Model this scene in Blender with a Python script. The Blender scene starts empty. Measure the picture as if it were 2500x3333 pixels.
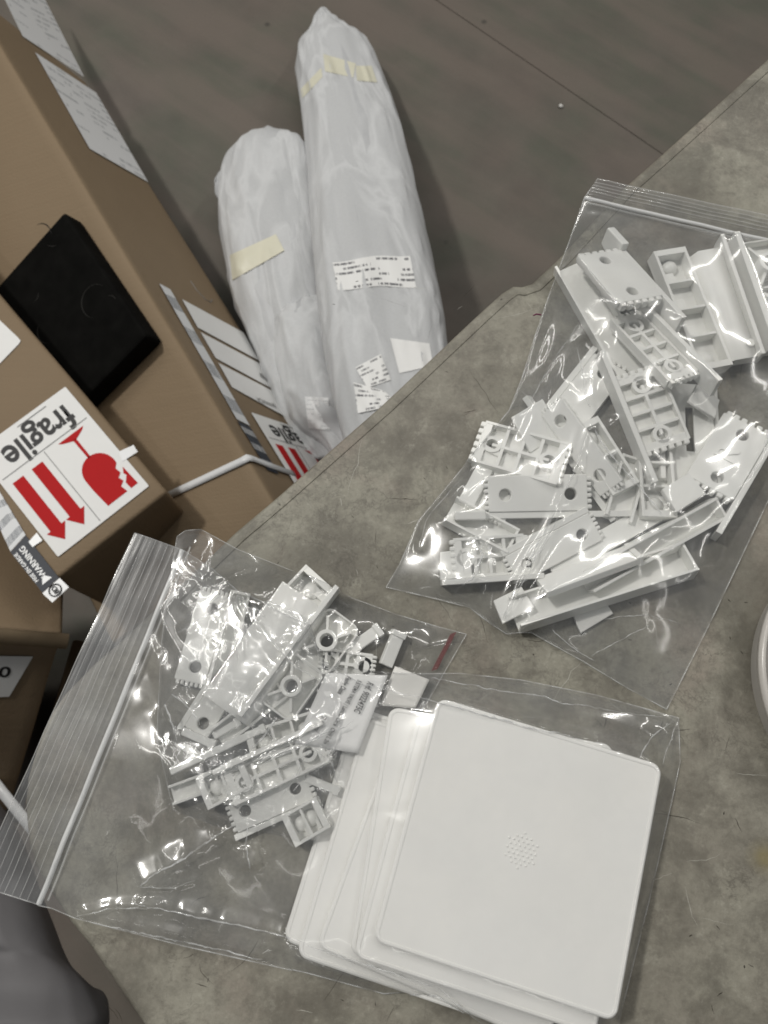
import bpy, bmesh, math, random
import numpy as np
from mathutils import Vector, Matrix, Euler, noise
from mathutils.bvhtree import BVHTree
from math import radians, sin, cos, pi

random.seed(7); RNG = np.random.default_rng(11)
scn = bpy.context.scene
COL = scn.collection

# ------------------------------------------------------------------ camera, light, exposure
F = 2500.0                       # focal length in photo pixels (photo is 2500 x 3333)
TILT = radians(17)
TABLE_Z = 0.75
CAM = Vector((0, 0, TABLE_Z + 0.40 * cos(TILT)))
cd = bpy.data.cameras.new('camera'); cam = bpy.data.objects.new('camera', cd); COL.objects.link(cam)
cam.location = CAM; cam.rotation_euler = (TILT, 0, 0)
cd.sensor_fit = 'VERTICAL'; cd.sensor_height = 36.0; cd.lens = 36.0 * F / 3333.0
cd.clip_start = 0.01; cd.clip_end = 60
cd.dof.use_dof = True; cd.dof.focus_distance = 0.385; cd.dof.aperture_fstop = 17
scn.camera = cam

world = bpy.data.worlds.new('World'); scn.world = world; world.use_nodes = True
bg = world.node_tree.nodes['Background']
bg.inputs[0].default_value = (0.90, 0.95, 1.0, 1); bg.inputs[1].default_value = 0.065

def lamp(loc, target, sx, sy, power, rot=0, col=(1, 0.975, 0.925)):
    l = bpy.data.lights.new('ceiling_lamp', 'AREA'); l.shape = 'RECTANGLE'; l.size = sx; l.size_y = sy
    l.energy = power; l.color = col
    o = bpy.data.objects.new('ceiling_lamp', l); COL.objects.link(o); o.location = loc
    d = Vector(target) - Vector(loc)
    o.rotation_euler = (d.to_track_quat('-Z', 'Y').to_matrix() @ Matrix.Rotation(rot, 3, 'Z')).to_euler()
    return o
key = lamp((-1.95, 1.15, 4.0), (0, 0.1, 0.7), 0.34, 0.24, 64, radians(25))        # compact high-bay lamp
lamp((0.3, 1.6, 4.0), (0, 0.1, 0.7), 1.3, 0.10, 11, radians(65))
for lx, ly, rz, pw in ((-1.9, 2.1, 30, 14), (2.7, 2.4, -60, 30), (0.6, 3.6, 0, 24), (-3.5, 1.7, 60, 15), (3.3, 0.6, 90, 12), (-2.6, 3.1, 40, 12), (-2.4, -1.5, 60, 3), (2.6, -1.6, 60, 5), (0.0, -3.2, 0, 4)):
    lamp((lx, ly, 4.0), (0, 0.1, 0.7), 2.2, 0.11, pw, radians(rz))

scn.view_settings.view_transform = 'Standard'; scn.view_settings.look = 'None'
scn.view_settings.exposure = 0.14; scn.view_settings.gamma = 1.0
scn.render.engine = 'CYCLES'
cy = scn.cycles
cy.use_denoising = True; cy.max_bounces = 10; cy.transparent_max_bounces = 32
cy.diffuse_bounces = 4; cy.glossy_bounces = 4; cy.sample_clamp_indirect = 4.0
cy.caustics_reflective = False; cy.caustics_refractive = False
cy.filter_width = 1.7

# ------------------------------------------------------------------ photo geometry
RC = Matrix.Rotation(TILT, 3, 'X')
def ray(x, y): return RC @ Vector(((x - 1250) / F, -(y - 1666.5) / F, -1.0))
def P(x, y, z):
    d = ray(x, y); return CAM + d * ((z - CAM.z) / d.z)
def T(x, y, mm=0.0): return P(x, y, TABLE_Z + mm * 0.001)
def on_plane(x, y, p0, n):
    d = ray(x, y); return CAM + d * ((p0 - CAM).dot(n) / d.dot(n))
def depth(p): return -(RC.transposed() @ (p - CAM)).z
def pxscale(p): return depth(p) / F

# ------------------------------------------------------------------ object helpers
def link(o, parent=None):
    COL.objects.link(o)
    if parent is not None: o.parent = parent
    return o
def mobj(name, me, mat=None, parent=None, smooth=False):
    o = bpy.data.objects.new(name, me)
    if mat is not None:
        me.materials.clear(); me.materials.append(mat)
    if smooth:
        me.polygons.foreach_set('use_smooth', [True] * len(me.polygons))
    return link(o, parent)
def tag(o, label, cat, group=None):
    o['label'] = label; o['category'] = cat
    if group: o['group'] = group
    return o
def empty(name, loc=(0, 0, 0), rot=None):
    o = bpy.data.objects.new(name, None); o.empty_display_size = 0.01; o.location = loc
    if rot is not None: o.rotation_euler = rot
    return link(o)
def pydata(verts, faces):
    me = bpy.data.meshes.new('m'); me.from_pydata([tuple(v) for v in verts], [], faces); me.update(); return me
def bm_mesh(bm):
    me = bpy.data.meshes.new('m'); bm.to_mesh(me); bm.free(); me.update(); return me
def add_box(bm, x0, x1, y0, y1, z0, z1, bev=0.0, mat=None):
    r = bmesh.ops.create_cube(bm, size=1.0)
    vs = r['verts']
    for v in vs:
        v.co = Vector(((x0 + x1) / 2 + v.co.x * (x1 - x0), (y0 + y1) / 2 + v.co.y * (y1 - y0), (z0 + z1) / 2 + v.co.z * (z1 - z0)))
    if bev > 0:
        es = list({e for v in vs for e in v.link_edges})
        rr = bmesh.ops.bevel(bm, geom=es, offset=bev, segments=2, affect='EDGES', profile=0.5)
        vs = list({v for f in rr['faces'] for v in f.verts} | {v for v in vs if v.is_valid})
    if mat is not None:
        for v in vs:
            if v.is_valid: v.co = mat @ v.co
    return vs
def curve_mesh(loops, thick, bev=0.0, res=2):
    """flat outline with holes, extruded: z 0..thick"""
    c = bpy.data.curves.new('c', 'CURVE'); c.dimensions = '2D'; c.fill_mode = 'BOTH'
    c.extrude = max(thick / 2 - bev, 1e-6); c.bevel_depth = bev; c.bevel_resolution = res if bev > 0 else 0
    if bev > 0: c.offset = -bev
    for lp in loops:
        s = c.splines.new('POLY'); s.points.add(len(lp) - 1); s.use_cyclic_u = True
        for p, q in zip(s.points, lp): p.co = (q[0], q[1], 0, 1)
    o = bpy.data.objects.new('c', c)
    COL.objects.link(o)
    me = bpy.data.meshes.new_from_object(o)
    bpy.data.objects.remove(o); bpy.data.curves.remove(c)
    me.transform(Matrix.Translation((0, 0, thick / 2)))
    return me
def rrect(x0, x1, y0, y1, r, n=6):
    out = []
    for cx, cy_, a0 in ((x1 - r, y1 - r, 0), (x0 + r, y1 - r, 90), (x0 + r, y0 + r, 180), (x1 - r, y0 + r, 270)):
        for i in range(n + 1):
            a = radians(a0 + 90 * i / n); out.append((cx + r * cos(a), cy_ + r * sin(a)))
    return out
def circ(x, y, r, n=20): return [(x + r * cos(2 * pi * i / n), y + r * sin(2 * pi * i / n)) for i in range(n)]
def text_mesh(s, width, thick=0.4, bold=0.0):
    c = bpy.data.curves.new('t', 'FONT'); c.body = s; c.size = 1.0; c.offset = bold
    c.resolution_u = 4
    o = bpy.data.objects.new('t', c); COL.objects.link(o)
    me = bpy.data.meshes.new_from_object(o); bpy.data.objects.remove(o); bpy.data.curves.remove(c)
    n = len(me.vertices); co = np.empty(n * 3); me.vertices.foreach_get('co', co); co = co.reshape(-1, 3)
    x0, x1 = co[:, 0].min(), co[:, 0].max(); k = width / (x1 - x0)
    me.transform(Matrix.Diagonal((k, k, 1, 1)) @ Matrix.Translation((-x0, 0, 0)))
    return me
def tube_mesh(pts, r, n=6, closed=False):
    pts = [Vector(p) for p in pts]; m = len(pts); V = []; Fc = []
    for i, p in enumerate(pts):
        a = pts[max(i - 1, 0)]; b = pts[min(i + 1, m - 1)]
        t = (b - a).normalized(); ref = Vector((0, 0, 1)) if abs(t.z) < 0.9 else Vector((1, 0, 0))
        u = t.cross(ref).normalized(); w = u.cross(t)
        rr = r[i] if hasattr(r, '__len__') else r
        for j in range(n):
            ang = 2 * pi * j / n; V.append(p + u * (cos(ang) * rr) + w * (sin(ang) * rr))
    for i in range(m - 1):
        for j in range(n):
            Fc.append((i * n + j, i * n + (j + 1) % n, (i + 1) * n + (j + 1) % n, (i + 1) * n + j))
    Fc.append(tuple(range(n - 1, -1, -1))); Fc.append(tuple((m - 1) * n + j for j in range(n)))
    return pydata(V, Fc)
def grid_mesh(G, uv=True):
    """G: (n,m,3) array"""
    n, m, _ = G.shape
    idx = np.arange(n * m).reshape(n, m)
    f = np.stack([idx[:-1, :-1], idx[:-1, 1:], idx[1:, 1:], idx[1:, :-1]], -1).reshape(-1, 4)
    me = bpy.data.meshes.new('g')
    me.vertices.add(n * m); me.vertices.foreach_set('co', G.reshape(-1).astype(np.float32))
    nf = len(f); me.loops.add(nf * 4); me.loops.foreach_set('vertex_index', f.reshape(-1).astype(np.int32))
    me.polygons.add(nf); me.polygons.foreach_set('loop_start', np.arange(0, nf * 4, 4, dtype=np.int32))
    if uv:
        u = me.uv_layers.new(name='UVMap')
        U, Vv = np.meshgrid(np.linspace(0, 1, n), np.linspace(0, 1, m), indexing='ij')
        uvs = np.stack([U, Vv], -1).reshape(-1, 2)[f.reshape(-1)]
        u.data.foreach_set('uv', uvs.reshape(-1).astype(np.float32))
    me.update(calc_edges=True); me.validate()
    return me

# ------------------------------------------------------------------ materials
class NT:
    def __init__(s, name):
        s.m = bpy.data.materials.new(name); s.m.use_nodes = True; s.t = s.m.node_tree
        s.t.nodes.clear(); s.out = s.t.nodes.new('ShaderNodeOutputMaterial')
    def n(s, typ, ins=None, **kw):
        nd = s.t.nodes.new('ShaderNode' + typ)
        for k, v in kw.items(): setattr(nd, k, v)
        for k, v in (ins or {}).items():
            i = nd.inputs[k]
            if hasattr(v, 'links') or isinstance(v, bpy.types.NodeSocket): s.t.links.new(v, i)
            else: i.default_value = v
        return nd
    def math(s, op, a, b=0.0, clamp=False):
        nd = s.n('Math', {0: a, 1: b}, operation=op); nd.use_clamp = clamp; return nd.outputs[0]
    def coords(s, scale=(1, 1, 1), kind='Object', rot=(0, 0, 0)):
        vec = s.n('TexCoord').outputs[kind]
        if any(rot): vec = s.n('Mapping', {'Vector': vec, 'Rotation': rot}).outputs[0]
        return s.n('Mapping', {'Vector': vec, 'Scale': scale}).outputs[0]
    def noise(s, vec, scale, detail=4, rough=0.55, dist=0.0):
        return s.n('TexNoise', {'Vector': vec, 'Scale': scale, 'Detail': detail, 'Roughness': rough, 'Distortion': dist}).outputs[0]
    def ramp(s, fac, stops, interp='LINEAR'):
        nd = s.n('ValToRGB', {0: fac}); cr = nd.color_ramp; cr.interpolation = interp
        while len(cr.elements) < len(stops): cr.elements.new(0.5)
        for e, (p, c) in zip(cr.elements, stops):
            e.position = p; e.color = (c[0], c[1], c[2], 1) if hasattr(c, '__len__') else (c, c, c, 1)
        return nd.outputs[0]
    def mix(s, fac, a, b, mode='MIX'):
        nd = s.n('MixRGB', {0: fac, 1: a, 2: b}, blend_type=mode); return nd.outputs[0]
    def bump(s, h, strength=0.3, dist=0.001):
        return s.n('Bump', {'Height': h, 'Strength': strength, 'Distance': dist}).outputs[0]
    def principled(s, color, rough=0.5, normal=None, spec=0.5, **kw):
        ins = {'Base Color': color, 'Roughness': rough, 'Specular IOR Level': spec}
        if normal is not None: ins['Normal'] = normal
        ins.update(kw)
        p = s.n('BsdfPrincipled', ins); s.surface(p.outputs[0]); return p
    def surface(s, sh): s.t.links.new(sh, s.out.inputs[0])
def rgb(*c): return (c[0], c[1], c[2], 1.0)

def m_concrete():
    t = NT('floor_concrete'); v = t.coords()
    big = t.noise(v, 3.2, 3, 0.5); mid = t.noise(v, 14, 5, 0.6); fine = t.noise(v, 220, 3, 0.6)
    c = t.ramp(big, [(0.36, (0.148, 0.122, 0.103)), (0.46, (0.132, 0.119, 0.098)), (0.54, (0.113, 0.114, 0.088)), (0.64, (0.150, 0.128, 0.110))])
    c = t.mix(t.ramp(mid, [(0.3, 0.0), (0.75, 0.40)]), c, rgb(0.072, 0.066, 0.056))
    bands = t.noise(t.coords((1.2, 9, 1), rot=(0, 0, radians(38))), 1.3, 4, 0.55)
    c = t.mix(t.ramp(bands, [(0.40, 0.0), (0.62, 0.7)]), c, rgb(0.165, 0.136, 0.114))
    st = t.noise(t.coords((4, 40, 5), rot=(0, 0, radians(38))), 2.0, 5, 0.6)
    c = t.mix(t.ramp(st, [(0.55, 0.0), (0.8, 0.35)]), c, rgb(0.15, 0.135, 0.115))
    c = t.mix(t.math('MULTIPLY', fine, 0.25), c, rgb(0.05, 0.045, 0.04))
    spots = t.n('TexVoronoi', {'Vector': v, 'Scale': 7.0, 'Randomness': 1.0}).outputs[0]
    c = t.mix(t.ramp(spots, [(0.02, 0.6), (0.05, 0.0)]), c, rgb(0.03, 0.028, 0.025))
    t.principled(c, t.math('MULTIPLY_ADD', mid, 0.2), t.bump(fine, 0.15, 0.0006), 0.35).inputs['Roughness'].default_value = 0.55
    return t.m
def m_table():
    t = NT('grimy_table'); v = t.coords()
    big = t.noise(v, 7, 3, 0.5); b2 = t.noise(v, 24, 9, 0.72, 0.3); fine = t.noise(v, 420, 4, 0.75); mott = t.noise(v, 80, 9, 0.78, 0.2)
    c = t.ramp(big, [(0.32, (0.185, 0.174, 0.140)), (0.46, (0.275, 0.264, 0.216)), (0.56, (0.215, 0.200, 0.165)), (0.68, (0.305, 0.293, 0.243))])
    pink = t.noise(t.coords((1, 1, 1), rot=(0, 0, 1.0)), 12, 6, 0.65)
    c = t.mix(t.ramp(pink, [(0.52, 0.0), (0.66, 0.45)]), c, rgb(0.28, 0.225, 0.19))
    c = t.mix(t.ramp(b2, [(0.47, 0.0), (0.56, 0.45), (0.68, 0.85)]), c, rgb(0.110, 0.101, 0.083))
    c = t.mix(t.ramp(mott, [(0.50, 0.0), (0.62, 0.55)]), c, rgb(0.120, 0.110, 0.09))
    c = t.mix(t.ramp(mott, [(0.34, 0.40), (0.45, 0.0)]), c, rgb(0.40, 0.39, 0.33))
    c = t.mix(t.ramp(fine, [(0.48, 0.0), (0.72, 0.34)]), c, rgb(0.12, 0.11, 0.085))
    c = t.mix(t.ramp(fine, [(0.28, 0.22), (0.42, 0.0)]), c, rgb(0.44, 0.42, 0.36))
    sm = t.noise(t.coords((1, 1, 1), rot=(0, 0, 0.5)), 9.5, 7, 0.68, 0.5)
    c = t.mix(t.ramp(sm, [(0.50, 0.0), (0.62, 0.6)]), c, rgb(0.095, 0.088, 0.07))
    gate = t.ramp(t.noise(v, 15, 4, 0.6), [(0.50, 0.0), (0.60, 1.0)])
    for k, sc in ((0.0, 34), (4.0, 60)):
        vn = t.noise(t.n('VectorMath', {0: v, 1: (k, k * 2, 0)}, operation='ADD').outputs[0], sc, 7, 0.66, 0.6)
        vein = t.math('MULTIPLY', t.ramp(vn, [(0.486, 0.0), (0.5, 0.5), (0.514, 0.0)]), gate)
        c = t.mix(vein, c, rgb(0.07, 0.062, 0.05))
    st = t.n('VectorMath', {0: v, 1: (T(2490, 2790).x, T(2490, 2790).y, TABLE_Z)}, operation='DISTANCE').outputs['Value']
    c = t.mix(t.ramp(t.math('ADD', st, t.math('MULTIPLY', mott, 0.004)), [(0.005, 0.35), (0.009, 0.0)]), c, rgb(0.25, 0.19, 0.03))
    h = t.math('ADD', mott, t.math('MULTIPLY', fine, 0.6))
    t.principled(c, 0.5, t.bump(h, 0.35, 0.0005), 0.4)
    return t.m
def m_plastic():
    t = NT('white_plastic'); v = t.coords()
    n1 = t.noise(v, 60, 3, 0.5)
    c = t.mix(t.ramp(n1, [(0.35, 0.0), (0.75, 0.5)]), rgb(0.83, 0.83, 0.80), rgb(0.76, 0.755, 0.72))
    sc = t.noise(t.coords((3, 90, 3)), 30, 2, 0.4)
    c = t.mix(t.ramp(sc, [(0.72, 0.0), (0.8, 0.25)]), c, rgb(0.6, 0.59, 0.55))
    t.principled(c, 0.36, t.bump(t.noise(v, 900, 3, 0.5), 0.04, 0.0004), 0.4)
    return t.m
def m_plate():
    t = NT('plate_plastic'); v = t.coords()
    n1 = t.noise(v, 18, 3, 0.5)
    c = t.mix(t.ramp(n1, [(0.3, 0.0), (0.7, 0.5)]), rgb(0.88, 0.875, 0.85), rgb(0.84, 0.83, 0.795))
    t.principled(c, 0.45, t.bump(t.noise(v, 700, 3, 0.5), 0.05, 0.0005), 0.35)
    return t.m
def m_film(name, f0=0.06, haze=0.035, tint=0.95, rough=0.06, bump=0.25, bscale=90, hc=(0.62, 0.65, 0.68)):
    t = NT(name); v = t.coords()
    geo = t.n('NewGeometry')
    h = t.noise(v, bscale, 2, 0.5, 0.4)
    nb = t.bump(h, bump, 0.002)
    d = t.n('VectorMath', {0: geo.outputs['Incoming'], 1: nb}, operation='DOT_PRODUCT').outputs['Value']
    k = t.math('SUBTRACT', 1.0, t.math('ABSOLUTE', d), True)
    k5 = t.math('POWER', k, 4.0)
    fac = t.math('MULTIPLY_ADD', k5, 1 - f0); fac.node.inputs[2].default_value = f0
    fac.node.use_clamp = True
    tr = t.n('BsdfTransparent', {'Color': rgb(tint, tint, tint)}).outputs[0]
    gl = t.n('BsdfGlossy', {'Color': rgb(1, 1, 1), 'Roughness': rough, 'Normal': nb}).outputs[0]
    g2 = t.n('BsdfGlossy', {'Color': rgb(1, 1, 1), 'Roughness': rough * 3, 'Normal': nb}).outputs[0]
    gg = t.n('MixShader', {0: 0.35, 1: gl, 2: g2}).outputs[0]
    a = t.n('MixShader', {0: fac, 1: tr, 2: gg}).outputs[0]
    df = t.n('BsdfDiffuse', {'Color': rgb(*hc)}).outputs[0]
    tl = t.n('BsdfTranslucent', {'Color': rgb(*hc)}).outputs[0]
    dd = t.n('MixShader', {0: 0.4, 1: df, 2: tl}).outputs[0]
    hz = t.math('MULTIPLY', t.ramp(t.noise(v, 35, 3, 0.5), [(0.3, 0.5), (0.7, 1.5)]), haze)
    s = t.n('MixShader', {0: hz, 1: a, 2: dd}).outputs[0]
    t.surface(s); return t.m
def m_semi(name, color, alpha, rough=0.25):
    t = NT(name)
    tr = t.n('BsdfTransparent').outputs[0]
    p = t.n('BsdfPrincipled', {'Base Color': rgb(*color), 'Roughness': rough}).outputs[0]
    t.surface(t.n('MixShader', {0: alpha, 1: tr, 2: p}).outputs[0]); return t.m
def m_seam(name, alpha):
    t = NT(name); n1 = t.noise(t.coords(), 130, 3, 0.6)
    a = t.math('MULTIPLY', t.ramp(n1, [(0.35, 0.15), (0.65, 1.6)]), alpha, True)
    p = t.n('BsdfPrincipled', {'Base Color': rgb(0.75, 0.76, 0.76), 'Roughness': 0.14, 'Specular IOR Level': 0.9}).outputs[0]
    t.surface(t.n('MixShader', {0: a, 1: t.n('BsdfTransparent').outputs[0], 2: p}).outputs[0]); return t.m
def m_card(name, base, dark):
    t = NT(name); v = t.coords()
    a = t.noise(t.coords((1, 40, 1)), 6, 3, 0.5); b = t.noise(v, 5, 4, 0.55); f = t.noise(v, 400, 2, 0.5)
    c = t.mix(t.ramp(b, [(0.35, 0.0), (0.7, 0.5)]), rgb(*base), rgb(*dark))
    c = t.mix(t.math('MULTIPLY', a, 0.22), c, rgb(*dark)); c = t.mix(t.math('MULTIPLY', f, 0.2), c, rgb(*dark))
    wv = t.noise(v, 9, 3, 0.5); t.principled(c, 0.7, t.bump(t.math('ADD', t.math('MULTIPLY', wv, 5.0), t.math('ADD', a, f)), 0.25, 0.0015), 0.25); return t.m
def m_foam():
    t = NT('foam_wrap'); v = t.coords()
    f = t.noise(v, 300, 3, 0.6); g = t.noise(v, 22, 4, 0.6)
    wr = t.noise(t.coords((16, 3, 12), rot=(0, 0, radians(-12))), 1.0, 3, 0.5, 0.6)
    rd = t.ramp(wr, [(0.40, 0.0), (0.5, 1.0), (0.60, 0.0)])
    c = t.mix(t.ramp(g, [(0.35, 0.0), (0.7, 0.6)]), rgb(0.52, 0.53, 0.54), rgb(0.40, 0.41, 0.425))
    c = t.mix(t.math('MULTIPLY', f, 0.3), c, rgb(0.48, 0.48, 0.49))
    h = t.math('ADD', t.math('MULTIPLY', f, 0.35), t.math('ADD', g, rd))
    t.principled(c, 0.45, t.bump(h, 0.25, 0.002), 0.4); return t.m
def m_foam_film():
    t = NT('foam_film'); v = t.coords()
    wr = t.noise(t.coords((17, 3.5, 14), rot=(0, 0, radians(-12))), 1.0, 3, 0.5, 0.8); f = t.noise(v, 320, 2, 0.6)
    rd = t.ramp(wr, [(0.44, 0.0), (0.5, 1.0), (0.60, 0.0)])
    nb = t.bump(t.math('ADD', t.math('MULTIPLY', f, 0.3), rd), 0.2, 0.003)
    p = t.n('BsdfPrincipled', {'Base Color': rgb(0.62, 0.63, 0.64), 'Roughness': 0.5, 'Normal': nb, 'Specular IOR Level': 0.35}).outputs[0]
    a = t.math('ADD', t.math('MULTIPLY', rd, 0.18), t.math('MULTIPLY_ADD', f, 0.15)); 
    lw = t.n('LayerWeight', {'Blend': 0.35}).outputs['Facing']
    a = t.math('ADD', a, t.math('MULTIPLY', lw, 0.35)); a = t.math('ADD', a, 0.10, True)
    t.surface(t.n('MixShader', {0: a, 1: t.n('BsdfTransparent').outputs[0], 2: p}).outputs[0]); return t.m
def m_plain(name, color, rough=0.5, spec=0.4, vary=0.12, scale=60):
    t = NT(name); n1 = t.noise(t.coords(), scale, 4, 0.6)
    d = tuple(max(0.0, x * (1 - vary * 2)) for x in color)
    t.principled(t.mix(n1, rgb(*color), rgb(*d)), rough, t.bump(n1, 0.06, 0.0005), spec); return t.m
def m_print(name, paper, ink, rows, seed, dens=0.5, cols=60.0):
    """printed rows of small illegible characters on paper (flat print)"""
    t = NT(name); tc = t.n('TexCoord'); sep = t.n('SeparateXYZ', {0: tc.outputs['UV']})
    u, vv = sep.outputs[0], sep.outputs[1]
    rr = t.math('MULTIPLY', vv, rows); fr = t.math('FRACT', rr); row = t.math('FLOOR', rr)
    band = t.math('MULTIPLY', t.math('GREATER_THAN', fr, 0.30), t.math('LESS_THAN', fr, 0.74))
    cmb = t.n('CombineXYZ', {0: t.math('MULTIPLY', u, cols), 1: t.math('MULTIPLY', row, 7.31), 2: seed}).outputs[0]
    ch = t.noise(cmb, 1.0, 2, 0.6); cmb2 = t.n('CombineXYZ', {0: t.math('MULTIPLY', u, cols * 0.09), 1: t.math('MULTIPLY', row, 3.7), 2: seed + 5}).outputs[0]
    blk = t.noise(cmb2, 1.0, 1, 0.5)
    ink_f = t.math('MULTIPLY', band, t.math('MULTIPLY', t.math('GREATER_THAN', ch, 0.47), t.math('GREATER_THAN', blk, 1 - dens)))
    c = t.mix(ink_f, rgb(*paper), rgb(*ink)); t.principled(c, 0.55, None, 0.3); return t.m

M = dict(
    floor=m_concrete(), table=m_table(), plastic=m_plastic(), plate=m_plate(),
    film=m_film('bag_film', 0.075, 0.11, 0.975, 0.09, 0.025, 36, (0.74, 0.76, 0.78)),
    film_thick=m_film('thick_bag_film', 0.08, 0.115, 0.955, 0.09, 0.02, 26),
    film_crisp=m_film('crinkly_bag_film', 0.085, 0.075, 0.97, 0.08, 0.06, 70),
    dark_ink=m_plain('slip_ink', (0.06, 0.06, 0.06), 0.5, 0.3), cream=m_plain('cream_card', (0.72, 0.71, 0.68), 0.5, 0.3, 0.05), film_back=m_film('contact_film', 0.012, 0.03, 0.97, 0.2, 0.02, 30), seam=m_seam('film_seam', 0.26), crease=m_seam('crease_glint', 0.34), zip=m_semi('zipper_plastic', (0.86, 0.87, 0.87), 0.62, 0.2),
    rib=m_semi('film_rib', (0.8, 0.8, 0.79), 0.30, 0.15),
    card=m_card('cardboard', (0.240, 0.178, 0.113), (0.200, 0.145, 0.090)),
    card2=m_card('cardboard_brown', (0.228, 0.168, 0.106), (0.188, 0.135, 0.084)),
    edge=m_plain('cardboard_edge', (0.30, 0.23, 0.15), 0.8, 0.1),
    foam=m_foam(), foam_film=m_foam_film(), tape=m_plain('cream_tape', (0.70, 0.68, 0.55), 0.4, 0.4, 0.04),
    paper=m_plain('white_paper', (0.80, 0.80, 0.79), 0.55, 0.3, 0.03), ink=m_plain('black_ink', (0.012, 0.012, 0.013), 0.5, 0.3),
    red=m_plain('red_ink', (0.46, 0.006, 0.008), 0.6, 0.15, 0.04), grey_ink=m_plain('grey_ink', (0.22, 0.22, 0.22), 0.5, 0.3),
    black=m_plain('black_foam', (0.009, 0.0088, 0.008), 0.92, 0.06, 0.45, 45), strap=m_plain('white_strap', (0.74, 0.75, 0.76), 0.35, 0.5, 0.06),
    navy=m_plain('navy_print', (0.030, 0.035, 0.048), 0.5, 0.3),
    redfilm=m_semi('red_strip', (0.13, 0.012, 0.02), 0.62, 0.3), metal=m_plain('table_leg_steel', (0.10, 0.10, 0.10), 0.45, 0.5),
    tub=m_semi('tub_plastic', (0.74, 0.71, 0.67), 0.55, 0.22), tubfill=m_plain('tub_contents', (0.36, 0.30, 0.265), 0.6, 0.3, 0.2, 20),
    grit=m_plain('white_grit', (0.7, 0.69, 0.66), 0.6, 0.3), magenta=m_plain('magenta_ink', (0.16, 0.005, 0.07), 0.5, 0.3),
    print_a=m_print('shipping_print', (0.80, 0.80, 0.80), (0.10, 0.10, 0.11), 9, 1.0, 0.62),
    print_b=m_print('bundle_print', (0.80, 0.80, 0.79), (0.14, 0.14, 0.15), 6, 4.0, 0.5, 40),
    print_c=m_print('faint_print', (0.74, 0.745, 0.75), (0.45, 0.46, 0.47), 14, 8.0, 0.47, 46),
    print_d=m_print('tape_print', (0.70, 0.71, 0.72), (0.24, 0.25, 0.27), 4, 12.0, 0.7, 90),
    print_n=m_print('navy_tape_print', (0.028, 0.033, 0.045), (0.45, 0.46, 0.47), 3, 15.0, 0.75, 30),
)

# ------------------------------------------------------------------ floor
A0, A1 = P(1420, 0, 0), P(2140, 490, 0)
jd = (A1 - A0).normalized(); jn = Vector((-jd.y, jd.x, 0))
base = pydata([(-6, -6, -0.005), (6, -6, -0.005), (6, 6, -0.005), (-6, 6, -0.005)], [(0, 1, 2, 3)])
fl = mobj('floor', base, m_plain('joint_dirt', (0.035, 0.032, 0.028), 0.9, 0.1)); fl['kind'] = 'structure'
mid = (A0 + A1) / 2
def slab(sgn):
    a = mid + jn * sgn * 0.0009
    pts = [a - jd * 7 + jn * 0, a + jd * 7, a + jd * 7 + jn * sgn * 7, a - jd * 7 + jn * sgn * 7]
    if sgn < 0: pts = pts[::-1]
    top = [(p.x, p.y, 0) for p in pts]; bot = [(p.x, p.y, -0.0045) for p in pts]
    me = pydata(top + bot, [(0, 1, 2, 3)] + [(i, i + 4, (i + 1) % 4 + 4, (i + 1) % 4) for i in range(4)])
    return mobj('slab', me, M['floor'], fl)
slab(1); slab(-1)

# ------------------------------------------------------------------ work table
edge_px = [(2900, -190), (2500, 190), (2147, 508), (2033, 608), (1823, 836), (1733, 920), (1700, 930), (1672, 928), (1634, 952), (1551, 1027),
           (1250, 1310), (900, 1618), (770, 1727), (560, 1928), (400, 2079), (305, 2160), (210, 2258), (170, 2316), (135, 2387), (112, 2452), (88, 2533), (81, 2600),
           (84, 2670), (92, 2748), (115, 2823), (160, 2900), (228, 3003), (295, 3085), (359, 3178), (422, 3271), (464, 3333), (700, 3690)]
outl = [T(x, y) for x, y in edge_px]
outl = [(p.x, p.y) for p in outl]
far = [(outl[-1][0] + 0.35, outl[-1][1] - 0.45), (1.25, -0.5), (1.25, 0.75), (outl[0][0] + 0.2, outl[0][1] + 0.2)]
poly = outl + far
tb = empty('work_table', (0.45, 0.05, 0))
tb['label'] = 'grimy beige work table with a rounded corner and scratched top'; tb['category'] = 'table'
def under(o): o.matrix_parent_inverse = o.parent.matrix_basis.inverted(); return o
top = curve_mesh([poly], 0.030, 0.0022, 3); top.transform(Matrix.Translation((0, 0, TABLE_Z - 0.030)))
under(mobj('tabletop', top, M['table'], tb))
# thin raised lip that follows the far edge
lip = []
for i in range(len(outl)):
    a = Vector(outl[max(i - 1, 0)]); b = Vector(outl[min(i + 1, len(outl) - 1)]); p = Vector(outl[i])
    t_ = (b - a).normalized(); nrm = Vector((-t_.y, t_.x))
    lip.append((p.x + nrm.x * 0.0062, p.y + nrm.y * 0.0062, TABLE_Z - 0.0002))
under(mobj('edge_lip', tube_mesh(lip[:14], 0.0007, 8), M['table'], tb, True))
for x, y in ((0.05, -0.35), (1.1, -0.4), (1.1, 0.6), (0.42, 0.32)):
    bm = bmesh.new(); add_box(bm, x - 0.02, x + 0.02, y - 0.02, y + 0.02, 0.0, TABLE_Z - 0.03, 0.003)
    under(mobj('leg', bm_mesh(bm), M['metal'], tb))
bm = bmesh.new(); add_box(bm, 0.05, 1.1, -0.36, -0.33, TABLE_Z - 0.08, TABLE_Z - 0.0305, 0.002); under(mobj('apron', bm_mesh(bm), M['metal'], tb))

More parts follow.
